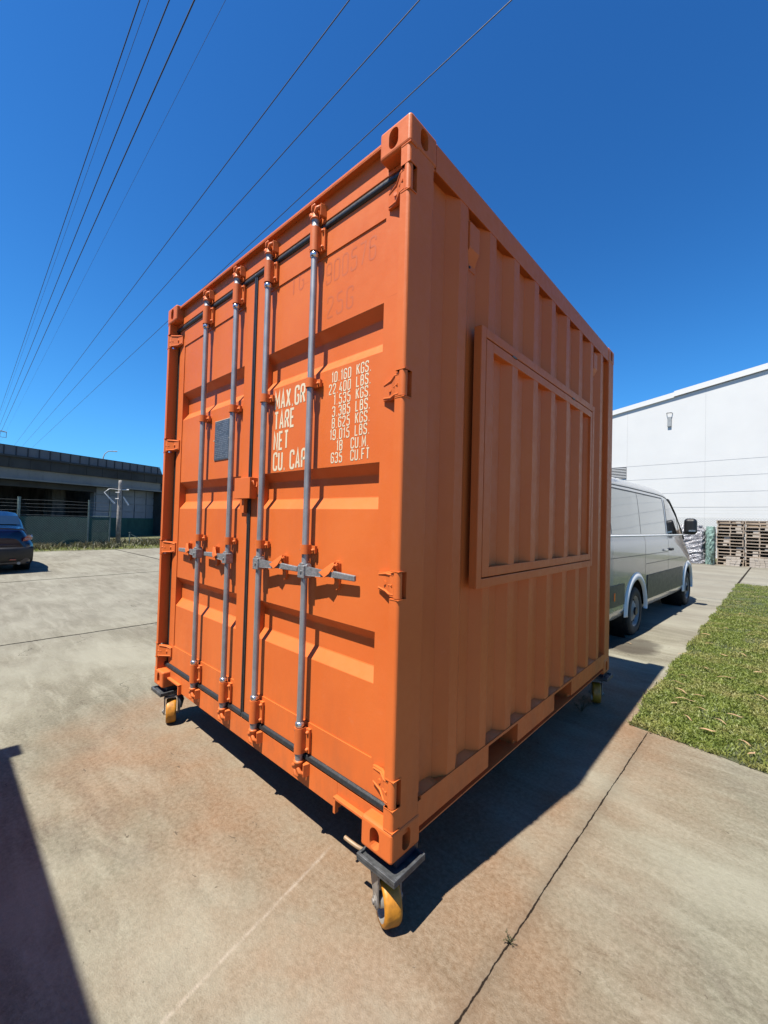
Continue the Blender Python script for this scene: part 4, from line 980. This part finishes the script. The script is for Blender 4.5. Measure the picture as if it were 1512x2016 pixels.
# glass
wb = lambda s: 1.475
for sg in (1, -1):
    strip(PV, -0.98, 0.30, wb, lambda s: min(2.105, vzt(s)-0.19), 0.004, sgns=(sg,)).build('side_window', GLASSV, van)
    strip(PV, 0.315, 1.86, wb, lambda s: min(2.105, vzt(s)-0.20), 0.004, sgns=(sg,)).build('side_window', GLASSV, van)
    strip(PV, -1.33, -1.02, wb, lambda s: min(2.08, vzt(s)-0.20), 0.004, sgns=(sg,)).build('side_window', GLASSV, van)
    strip(PV, 2.02, 2.98, wb, lambda s: min(2.09, max(1.50, vzt(s)-0.19)), 0.004, sgns=(sg,)).build('front_side_window', GLASS, van)
    strip(PV, 3.03, 3.62, wb, lambda s: max(1.49, vzt(s)-0.17), 0.004, sgns=(sg,)).build('quarter_window', GLASS, van)
    strip(PV, 2.98, 3.03, wb, lambda s: vzt(s)-0.19, 0.006, 3, sgns=(sg,)).build('window_divider', BLACK, van)
    strip(PV, 1.885, 1.955, wb, lambda s: 2.11, 0.006, 2, sgns=(sg,)).build('door_pillar_trim', BELT, van)
    strip(PV, 0.300, 0.315, wb, lambda s: 2.11, 0.005, 2, sgns=(sg,)).build('window_divider', BLACK, van)
    strip(PV, -1.02, 1.88, lambda s: 2.095, lambda s: 2.115, 0.006, 40, 2, sgns=(sg,)).build('window_trim', BLACK, van)
    MB().tube([PV(s, min(2.10, vzt(s)-0.16), 0.0, sg) for s in np.linspace(2.42, 3.74, 20)], 0.030, 8).build('windscreen_pillar', BLACK, van)
# A pillar dark band and windscreen
_w = [p[0] for p in vprof if p[1] > 0.8][::-1]; _z = [p[1] for p in vprof if p[1] > 0.8][::-1]
def roofpt(x, s, off):
    k = float(np.interp(abs(x), _w, _z)); return (x*vhalf(s), s+off, ZR+(vzt(s)-ZR)*k+off)
MB().grid([[roofpt(x, s, 0.006) for x in np.linspace(-0.80, 0.80, 17)] for s in np.linspace(2.45, 3.72, 14)]).build('windscreen', GLASS, van)
# belt bead, drip rail, seams, handles
for sg in (1, -1):
    MB().tube([PV(s, 1.445, 0.004, sg) for s in np.linspace(-1.3, 3.6, 40)], 0.013, 8).build('belt_moulding', BELT, van)
for sg in (1, -1): MB().tube([PV(s, vzt(s)-0.205, 0.003, sg) for s in np.linspace(-1.3, 2.5, 40)], 0.006, 6).build('drip_rail', BLACK, van)
m = MB()
for sg in (1,):
    for s in (1.94, 0.46):
        m.grid([[PV(s-0.004, z, 0.0035, sg), PV(s+0.004, z, 0.0035, sg)] for z in np.linspace(0.46, 2.10 if s > 1 else 1.44, 30)])
    m.grid([[PV(s, 1.005, 0.0015, sg), PV(s, 1.013, 0.0015, sg)] for s in np.linspace(0.50, 3.1, 30)])
    m.grid([[PV(s, 1.150, 0.0015, sg), PV(s, 1.158, 0.0015, sg)] for s in np.linspace(-1.30, 1.9, 30)])
m.build('door_seam', BLACK, van, fixn=False)
MB().box(1.0, 1.035, 2.02, 2.20, 1.17, 1.215).build('door_handle', BLACK, van, bevel=0.01)
MB().box(1.0, 1.03, 1.60, 1.78, 1.17, 1.21).build('door_handle', VANP, van, bevel=0.01)
for sg in (1, -1):
    m = MB().box(sg*0.985, sg*1.10, 3.20, 3.30, 1.46, 1.52).build('mirror_arm', BLACK, van, bevel=0.015)
    m = MB(); m.box(sg*1.00, sg*1.21, 3.14, 3.32, 1.46, 1.78); mo = m.build('door_mirror', BLACK, van, bevel=0.07, bseg=5)
    MB().box(sg*1.09, sg*1.20, 3.135, 3.139, 1.52, 1.55).build('mirror_glass', BRIGHT, mo)
m = MB().box(-0.90, 0.90, -1.46, -1.30, 0.42, 0.74); m.build('rear_bumper', VANP, van, bevel=0.04, bseg=3)
m = MB().box(-0.80, 0.80, -1.367, -1.36, 1.35, 2.05).build('rear_window', GLASS, van)
for sg in (1, -1): MB().box(sg*0.84, sg*0.955, -1.385, -1.33, 0.95, 1.65).build('tail_light', RED, van, bevel=0.02)
for sg in (1, -1): MB().box(sg*0.50, sg*0.74, 4.50, 4.62, 0.85, 1.05).build('headlight', GLASS, van, bevel=0.03)
MB().box(-0.85, 0.85, 4.45, 4.70, 0.34, 0.62).build('front_bumper', CLAD, van, bevel=0.05, bseg=3)

# --- blue car, rear towards the yard: local +y forward = world -x
car = thing('parked_car', 'dark blue car seen from behind, parked at the left edge', 'car', (-12.72, -0.27, 0), math.radians(90))
def czt(s): return float(np.interp(s, [0, 0.05, 0.15, 0.62, 1.05, 1.45, 2.2, 2.9, 3.5, 4.2, 4.45, 4.6], [0.88, 1.06, 1.11, 1.18, 1.42, 1.54, 1.57, 1.50, 1.10, 0.96, 0.80, 0.60]))
def chalf(s): return float(np.interp(s, [0, 0.06, 0.22, 0.6, 3.6, 4.3, 4.6], [0.74, 0.82, 0.90, 0.93, 0.93, 0.86, 0.62]))
CZ = 0.24
def cprof_fn():
    return [(0.94, 0.0), (0.985, 0.06)]+[(1.0, k) for k in np.linspace(0.10, 0.42, 12)]+[(0.995, 0.50), (0.97, 0.58), (0.94, 0.62), (0.86, 0.76), (0.78, 0.90), (0.70, 0.965), (0.5, 0.99), (0.0, 1.0)]
cprof = cprof_fn(); ARC = [(0.92, 0.32, 0.37), (3.60, 0.32, 0.37)]
def chalf2(s): return chalf(s)
lofted('body', czt, chalf2, cprof, 0.0, 4.6, CZ, ARC, BLUEP, car)
m = MB().box(-0.80, 0.80, 0.2, 4.3, 0.2, 0.26)
for a, b, r in ARC:
    for sg in (1, -1): m.lathe([(0.38, 0), (0.38, 0.28), (0, 0.28)], (sg*0.90, a, b), (-sg, 0, 0), 28)
m.build('underbody', BLACK, car)
for sg in (1, -1):
    for y in (0.92, 3.60): wheel(car, sg*0.81, y, 0.325, 0.21, sg)
m = MB().grid([[(x*0.66, 0.62+0.43*t-0.012+0.02*(1-x*x)*-1, 1.195+0.23*t+0.012) for x in np.linspace(-1, 1, 9)] for t in np.linspace(0, 0.93, 5)]); m.build('rear_window', GLASS, car)
for sg in (1, -1):
    rowsL = []
    for i in range(7):
        t = i/6; rowsL.append([(sg*(0.66+0.19*t), -0.012+0.01*t+0.13*t**2, 0.80+0.03*t), (sg*(0.68+0.19*t), -0.022+0.02*t+0.14*t**2, 0.87+0.02*t), (sg*(0.72+0.14*t), 0.0+0.02*t+0.15*t**2, 0.93+0.03*t)])
    m = MB().grid(rowsL); tl = m.build('tail_light', RED, car)
    MB().box(sg*0.70, sg*0.79, -0.040, -0.010, 0.84, 0.87).build('reversing_lens', REDC, tl)
m = MB(); rowsB = []
for i in range(15):
    x = -1+2*i/14; yb = -0.10+0.16*abs(x)**4; w = 0.885
    rowsB.append([(x*w, yb+0.10, 0.66), (x*w, yb+0.01, 0.645), (x*w, yb, 0.60), (x*w, yb+0.005, 0.42), (x*w, yb+0.06, 0.30), (x*w*0.97, yb+0.16, 0.22)])
m.grid(rowsB); m.build('rear_bumper', BLACK, car)
m = MB().grid([[(x*0.80, 0.02-0.05*(1-x*x)+0.05, 0.665), (x*0.80, -0.03-0.05*(1-x*x)+0.05, 0.70), (x*0.80, 0.02-0.05*(1-x*x)+0.05, 0.74)] for x in np.linspace(-1, 1, 13)]); m.build('bumper_top', BLUEP, car)
MB().tube([(x*0.72, 0.06-0.07*(1-x*x)+0.06*abs(x)**3, 1.125-0.05*x*x) for x in np.linspace(-1, 1, 15)], [0.008]+[0.022]*13+[0.008], 8).build('boot_spoiler', BLUEP, car)
for sg in (1, -1):
    MB().box(sg*0.42, sg*0.54, -0.085, -0.07, 0.33, 0.365).build('rear_reflector', RED, car, bevel=0.004)
    MB().cyl((sg*0.60, -0.02, 0.25), (sg*0.60, 0.15, 0.25), 0.035, 12).build('exhaust_pipe', GALVD, car)
m = MB().grid([[(sg_, 0, 0)]*2]*2) if False else None
for sg in (1, -1):
    m = MB(); P2_ = patchfn(cprof, czt, chalf2, CZ)
    m = strip(P2_, 1.05, 2.95, lambda s: 0.98, lambda s: max(1.0, czt(s)-0.12), 0.004, 20, 4, (sg,)); m.build('side_window', GLASS, car)

# ================================================================ LEFT BACKGROUND: bridge, fence, pole
K = 1.28
def sc(p):          # push away from the viewpoint
    c = Vector(CP); return c+(Vector(p)-c)*K
th = R(21.4); bd = Vector((-math.sin(th), math.cos(th), 0)); bn = Vector((bd.y, -bd.x, 0))       # along, towards the yard
P0 = Vector((-24.776, 7.839, 0)); P0w = sc((P0.x, P0.y, CP[2])); P0w.z = 0
BZ = lambda z: CP[2]+(z-CP[2])*K
bridge = thing('road_bridge', 'low concrete road overpass with sooty parapet behind the green fence', 'bridge', (P0w.x, P0w.y, 0), 0)
MBR = Matrix(((bd.x, -bn.x, 0, 0), (bd.y, -bn.y, 0, 0), (0, 0, 1, 0), (0, 0, 0, 1)))      # local x along, local y away from the yard
S1 = 0.10; S0 = -60.0
m = MB().box(S0, S1, 0.0, 0.5, BZ(3.36), BZ(3.86), M=MBR); m.box(S0, S1, -0.12, 0.5, BZ(3.80), BZ(3.88), M=MBR)
for k in range(60):
    x = S1-0.6-k*1.0; m.box(x, x+random.uniform(.03, .06), -0.02, 0.0, BZ(3.36), BZ(3.80), M=MBR)
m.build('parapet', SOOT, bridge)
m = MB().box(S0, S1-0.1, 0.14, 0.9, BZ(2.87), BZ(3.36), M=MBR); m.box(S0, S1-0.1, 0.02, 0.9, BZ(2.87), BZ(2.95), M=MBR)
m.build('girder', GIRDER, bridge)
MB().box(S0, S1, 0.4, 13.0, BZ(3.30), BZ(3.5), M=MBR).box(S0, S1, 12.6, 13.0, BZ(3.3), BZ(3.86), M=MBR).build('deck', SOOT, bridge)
pw = 0.55
m = MB(); mp = MB(); k = 0; x = S1-0.45
m.prism([(S1-0.45, BZ(3.87)), (S1-0.45, BZ(4.26)), (S1-0.25, BZ(4.24)), (S1-0.02, BZ(3.87))], 0.1, 0.16, 'y', M=MBR)
while x > -40:
    m.box(x-pw, x, 0.10, 0.16, BZ(3.87), BZ(4.27)+0.0*x, M=MBR); mp.box(x-0.02, x+0.02, 0.06, 0.18, BZ(3.86), BZ(4.29), M=MBR); x -= pw
mp.box(-40, S1-0.25, 0.08, 0.17, BZ(4.27), BZ(4.29), M=MBR)
m.build('barrier_panel', BARR, bridge); mp.build('barrier_post', BARRP, bridge)
# abutment of stacked panels, open bay to the left with pillars
m = MB().box(-4.35, S1+0.15, 0.9, 1.3, 0, BZ(2.87), M=MBR)
for k in range(5):
    for j in range(6):
        x0 = -4.3+k*0.92; z0 = 0.06+j*0.54
        m.box(x0+0.03, x0+0.89, 0.80+random.uniform(0, 0.05), 0.9, z0+0.02, z0+0.52, M=MBR)
m.build('abutment', BLOCKW, bridge)
MB().box(-60, S1+2, 7.0, 7.5, 0, BZ(3.3), M=MBR).build('sky_block_wall', BCONC, bridge)  # wall raised and moved in to shut out sky and darken the underpass
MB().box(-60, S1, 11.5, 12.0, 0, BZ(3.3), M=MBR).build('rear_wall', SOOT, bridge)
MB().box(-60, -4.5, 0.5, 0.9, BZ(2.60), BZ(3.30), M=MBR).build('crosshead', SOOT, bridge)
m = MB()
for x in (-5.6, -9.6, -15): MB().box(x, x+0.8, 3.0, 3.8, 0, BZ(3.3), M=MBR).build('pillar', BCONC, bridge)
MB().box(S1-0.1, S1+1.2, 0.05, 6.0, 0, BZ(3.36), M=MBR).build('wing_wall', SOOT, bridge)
MB().box(-9.0, S1+0.1, 0.76, 0.80, 0, 1.25, M=MBR).build('shade_screen', CLOTH, bridge)

# fence
fa = Vector((-21.6, 1.25, 0)); fb = Vector((-21.85, 4.6, 0)); ft = (fb-fa).normalized()
fence = thing('chain_link_fence', 'green chain link fence with barbed wire along the far side', 'fence', tuple(fa), 0)
F = lambda s, z, o=0.0: (ft.x*s+ft.y*o, ft.y*s-ft.x*o, z)
posts = [-7.5, -5.0, -2.5, 0.0, 2.45, 3.32]
for s in posts:
    r = 0.052 if s == 0.0 else 0.032
    MB().cyl(F(s, 0), F(s, 2.12 if s < 3 else 1.98), r, 10).cyl(F(s, 2.10 if s < 3 else 1.98), F(s, 2.14 if s < 3 else 2.0), r*1.15, 10).build('post', FGREEN, fence)
MB().tube([F(2.45, 1.39), F(3.32, 1.39)], 0.018, 6).build('rail', FGREEN, fence)
for z in (1.40, 1.58, 1.74, 1.88, 2.03):
    MB().tube([F(s, z+0.012*math.sin(s*2.1+z*9)) for s in np.linspace(-7.5, 3.3, 30)], 0.006, 4).build('barbed_wire' if z > 1.5 else 'top_wire', WIRE, fence)
def mesh_link(m, s0, s1, z0, z1, F, d=0.09, r=0.0022):
    s = s0-(z1-z0)
    while s < s1:
        for sg in (1, -1):
            a0 = s; pts = []
            # clipped diagonal
            ta = max(0, (s0-a0)); tb = min(z1-z0, s1-a0)
            if tb <= ta: continue
            if sg == 1: p, q = F(a0+ta, z0+ta), F(a0+tb, z0+tb)
            else: p, q = F(a0+ta, z1-ta), F(a0+tb, z1-tb)
            m.tube([p, q], r, 3)
        s += d
m = MB(); mesh_link(m, -7.5, 3.3, 0.05, 1.40, F, 0.10, 0.003); m.build('wire_mesh', FGREEN, fence)
MB().grid([[F(s, z, -0.05+0.02*math.sin(s*3+z*4)) for z in np.linspace(0.03, 0.66, 4)] for s in np.linspace(0.4, 3.3, 20)]).build('shade_cloth', CLOTH, fence)
# low stay post and rails to the right
st = thing('stay_post', 'short pale stay post with sloping brace and low rail', 'post', (-23.0, 5.75, 0))
MB().cyl((0, 0, 0), (0, 0, 0.58), 0.03, 8).cyl((0, 0, 0.58), (0, 0, 0.61), 0.05, 8).build('post', FGREEN, st)
MB().tube([(0.05, 0.05, 0.50), (0.2, 0.75, 0.05)], 0.018, 6).build('brace', FGREEN, st)
MB().tube([(0.2, 0.75, 0.10), (0.3, 2.2, 0.20), (0.35, 3.6, 0.26)], 0.022, 6).build('rail', WOODP, st)
# timber pole with brackets
pole = thing('timber_pole', 'weathered timber pole with angled white lamp arms by the fence', 'pole', (-22.3, 5.05, 0))
pm = MB()
pm.lathe([(0.0, 0), (0.105, 0), (0.10, 1.5), (0.08, 3.0), (0.075, 3.18), (0.0, 3.2)], (0, 0, 0), (0, 0, 1), 14); pm.build('pole', WOODP, pole)
def arm(name, pts, r): MB().tube(pts, r, 7).build(name, WHITET, pole)
arm('lamp_arm', [(0.1, 0.0, 2.72), (0.12, -0.45, 2.74), (0.15, -0.50, 2.72), (0.1, -0.68, 2.56), (0.1, -0.24, 2.03)], [0.016, 0.016, 0.02, 0.018, 0.045])
arm('lamp_arm', [(0.1, 0.12, 2.38), (0.1, 0.36, 1.98)], [0.022, 0.045])
arm('insulator', [(0.05, 0.05, 2.72), (0.05, 0.36, 2.74)], [0.02, 0.035])
arm('insulator', [(0.05, -0.20, 2.58), (0.05, 0.0, 2.58)], [0.02, 0.03]); arm('insulator', [(0.05, -0.20, 2.27), (0.05, 0.0, 2.27)], [0.02, 0.03])
# grey conical leaning sheet behind the pole
# street lamp beyond the bridge
def far(u, v, d):
    r = Vector(((u-756)/815.92, -(v-1008)/815.92, -1)); w = Vector([sum(CR[i][k]*r[k] for k in range(3)) for i in range(3)]); return w*(d/math.hypot(w.x, w.y))+Vector(CP)
b0_ = far(203, 905, 60); t0_ = far(204, 896, 60); e0_ = far(231, 889, 60)
lamp = thing('street_lamp', 'thin curved street lamp rising beyond the overpass', 'street lamp', (b0_.x, b0_.y, 0))
o_ = Vector((b0_.x, b0_.y, 0)); ex = (e0_-b0_); ex.z = 0
MB().tube([(0, 0, 0), (0, 0, t0_.z-0.3), tuple(ex*0.10+Vector((0, 0, t0_.z+0.15))), tuple(ex*0.35+Vector((0, 0, e0_.z-0.05)))], [0.09, 0.06, 0.05, 0.05], 8).build('mast', LAMPG, lamp)
MB().tube([tuple(ex*0.35+Vector((0, 0, e0_.z-0.05))), tuple(ex+Vector((0, 0, e0_.z)))], [0.05, 0.07], 8).build('lamp_head', LAMPG, lamp)

# power lines: parallel spans about 15 m above the viewpoint
HW = 15.0
def wirex(c0, h, x0, x1, r, sag=0.0):
    pts = []
    for i in range(41):
        x = x0+(x1-x0)*i/40; y = CP[1]+h*c0-0.0415*(x-CP[0]); t = (x-x0)/(x1-x0)
        pts.append((x, y, CP[2]+h-sag*4*t*(1-t)))
    return MB().tube(pts, r, 5)
spec = [(0.204, HW, 0.016, 'leftmost of the three steep overhead wires running up the sky'), (0.244, HW, 0.018, 'middle of the three steep overhead wires at upper left'), (0.278, HW, 0.021, 'right and darkest of the three steep overhead wires at upper left'),
        (0.486, HW, 0.017, 'upper of the three slanting overhead wires above the container'), (0.579, HW, 0.017, 'middle of the three slanting overhead wires above the container'), (0.700, HW, 0.017, 'lowest slanting overhead wire, meeting the container roof'),
        (0.216, 26.0, 0.012, 'faint thin wire beside the leftmost steep wire'), (0.320, 26.0, 0.010, 'faint thin wire to the right of the steep wires')]
for i, (c0, h, r, lab) in enumerate(spec):
    x1 = -107 if i < 3 else -240
    o = wirex(c0, h, 14, x1, r).build('power_line', CABLE); tag(o, lab, 'power line', 'overhead power lines')
tip = far(14, 851, 108.5)
py = thing('power_pylon', 'distant steel pylon with its cross arm just above the overpass', 'pylon', (tip.x, tip.y-3.3, tip.z-16.4))
m = MB()
for sx in (-1, 1):
    for sy in (-1, 1):
        m.tube([(sx*1.4, sy*1.4, 0), (sx*0.5, sy*0.5, 14.5), (0, 0, 17.0)], 0.08, 4)
for k in range(10):
    z = k*1.5; a = 1.4-0.9*z/14.5; b = 1.4-0.9*(z+1.5)/14.5
    for s in (-1, 1): m.tube([(a*s, a, z), (-b*s, b, z+1.5)], 0.04, 3); m.tube([(a, a*s, z), (b, -b*s, z+1.5)], 0.04, 3)
m.build('tower', LAMPG, py)
m = MB()
m.tube([(0, 0, 17.0), (0, 3.3, 16.4)], 0.08, 4); m.tube([(0, 0, 16.2), (0, 3.3, 16.4)], 0.06, 4); m.tube([(0, 0, 17.0), (0, -3.3, 16.4)], 0.08, 4); m.tube([(0, 0, 16.2), (0, -3.3, 16.4)], 0.06, 4)
for y in (3.2, 2.3, -3.2): m.tube([(0, y, 16.4), (0, y, 15.3)], 0.06, 4)
m.tube([(0, 3.2, 15.35), (0, 2.3, 15.35)], 0.05, 4)
m.build('cross_arm', LAMPG, py)

# ================================================================ RIGHT BACKGROUND: warehouse, fence, pallets
wh = thing('warehouse', 'large white warehouse wall with sloping roof edge behind the van', 'building', (0, 28, 0), R(-6.0))
def Wz(x): return 10.06+0.147*x
m = MB()
xs0, xs1 = -26.0, 14.0
m.prism([(xs0, 0), (xs1, 0), (xs1, Wz(xs1)-0.30), (xs0, Wz(xs0)-0.30)], 0.0, 40.0, 'y'); m.build('wall', WHITEW, wh)
m = MB(); m.prism([(xs0-.1, Wz(xs0)-0.30), (-2.9, Wz(-2.9)-0.30), (-2.9, Wz(-2.9)), (xs0-.1, Wz(xs0))], -0.10, 0.25, 'y'); m.prism([(-2.9, Wz(-2.9)-0.26), (xs1+.1, Wz(xs1)-0.26), (xs1+.1, Wz(xs1)+.05), (-2.9, Wz(-2.9)+.05)], -0.12, 0.25, 'y')
m.build('roof_flashing', WHITET, wh)
m = MB()
for z in (5.42, 4.55, 3.67, 2.83): m.box(xs0, xs1, -0.006, 0.0, z-0.012, z+0.012)
for x in (-5.4, -1.4, 2.6, 6.6): m.box(x-0.008, x+0.008, -0.005, 0.0, 0.0, Wz(x)-0.32)
m.build('panel_joint', SEAM, wh)
m = MB().box(-8.2, -5.42, -0.02, -0.002, 4.66, 5.40); lv = m.build('louvre_vent', LOUVRE, wh)
m = MB()
for k in range(7): m.box(-8.2, -5.42, -0.06, -0.02, 4.70+k*0.10, 4.735+k*0.10)
m.build('slat', WHITET, lv)
m = MB().box(-3.22, -3.02, -0.10, -0.006, 7.62, 8.22).build('wall_light', LAMPG, wh, bevel=0.02)
MB().tube([(-3.27, -0.02, 8.42), (-3.24, -0.14, 8.44), (-3.02, -0.14, 8.43), (-2.98, -0.02, 8.41)], 0.022, 6).build('lamp_bracket', LOUVRE, m)

bf = thing('boundary_fence', 'chain link boundary fence with strands of wire in front of the white warehouse', 'fence', (0, 23.9, 0))
G = lambda s, z, o=0.0: (s, o, z)
m = MB(); mesh_link(m, -6.0, 4.0, 0.02, 2.12, G, 0.11, 0.004); m.build('wire_mesh', WIRE, bf)
for z in (2.14, 2.34, 2.50, 2.66): MB().tube([G(s, z) for s in np.linspace(-6, 4, 12)], 0.006, 4).build('strand_wire', WIRE, bf)
for s in (-6, -3.1, 2.0): MB().cyl(G(s, 0), G(s, 2.7), 0.03, 8).build('post', WIRE, bf)
struct(sheet('rough_ground', -12, 12, 23.2, 27.9, 0.004, VERGE))

# pallets, flat in two stacks; boards seen end on
def pallet_mesh():
    m = MB(); w, d, h = 0.93, 1.15, 0.142
    for z in (0.0, h-0.022):
        m.box(0, w, 0.0, 0.10, z, z+0.020)
        for k in range(1, 6): m.box(0, w, k*0.21, k*0.21+0.10, z, z+0.020)
    for x in (0.0, w/2-0.02, w-0.04): m.box(x, x+0.04, 0.0, d-0.0805, 0.0225, h-0.0245)
    m.box(0.0, w, d-0.08, d-0.02, 0.0225, h-0.0245)  # rear board added to close the stack, so its gaps stay dark
    return m
pg = pallet_mesh(); base = None
for sidx, sx in enumerate((-0.50, 0.47, 1.44)):
    for k in range(14):
        if base is None: base = pg.build('wooden_pallet', PALLET); o = base
        else: o = base.copy(); col.objects.link(o)
        o.location = (sx+random.uniform(-.02, .02), 22.78+random.uniform(-.03, .03), 0.006+k*0.1425); o.rotation_euler = (0, 0, random.uniform(-.02, .02))
        nm = ['left', 'middle', 'right'][sidx]
        od = ['bottom', 'second', 'third', 'fourth', 'fifth', 'sixth', 'seventh', 'eighth', 'ninth', 'tenth', 'eleventh', 'twelfth', 'thirteenth', 'topmost'][k]
        tag(o, od+(' wooden pallet' if k in (0, 13) else ' wooden pallet from the bottom')+' in the '+nm+' stack by the boundary fence', 'pallet', 'stacked wooden pallets')
        bl = MB()
        x = random.choice((.24, .66))+random.uniform(-.03, .03)
        if random.random() < 0.85: bl.box(x, x+random.uniform(.14, .22), 0.004, 0.08, 0.0226, random.choice((0.09, 0.117)))
        if bl.v: bl.build('block', PALLETB, o)
# cut blocks stacked in front of the pallets' foot
for i, (x0, x1) in enumerate(((-0.16, 0.34), (0.62, 1.35))):
    m = MB(); 
    for r in range(4):
        x = x0
        while x < x1-0.08:
            w = random.uniform(.12, .2); m.box(x, min(x+w, x1), random.uniform(0, .03), 0.18, r*0.10+0.004, r*0.10+0.098); x += w+0.005
    o = m.build('timber_offcuts', PALLETB, loc=(0, 22.52, 0), bevel=0.004)
    tag(o, ['pile of cut timber blocks at the foot of the left pallet stack', 'pile of cut timber blocks at the foot of the middle pallet stack'][i], 'timber pile')
# wrapped bundles
def bundle(x0, x1, z1, y, mat, label, n=16):
    m = MB(); rows = []
    for i in range(n+1):
        z = z1*i/n; r = []
        for k in range(25):
            a = 2*math.pi*k/24; q = (abs(math.cos(a))**5+abs(math.sin(a))**5)**(-1/5)
            jx = 1+random.uniform(-.06, .06); t = 1-0.15*max(0, i/n-0.85)/0.15
            r.append(((x0+x1)/2+(x1-x0)/2*q*math.cos(a)*jx*t, y+0.45*q*math.sin(a)*jx*t, z+random.uniform(-.02, .02)))
        r[-1] = r[0]; rows.append(r)
    m.grid(rows, smooth=False); m.add(rows[-1][:-1], [tuple(range(24))])
    return tag(m.build('wrapped_bundle', mat), label, 'wrapped bundle')
bundle(-2.6, -0.92, 1.75, 22.9, WRAP, 'silver plastic wrapped load behind the van mirror')
bundle(-0.90, -0.56, 1.70, 22.95, WRAPG, 'narrow green wrapped load next to the pallets')
weed('tall_weed', -0.62, 22.2, 0.9, 60, 'brown and green weed clump at the foot of the pallets', 0.25)
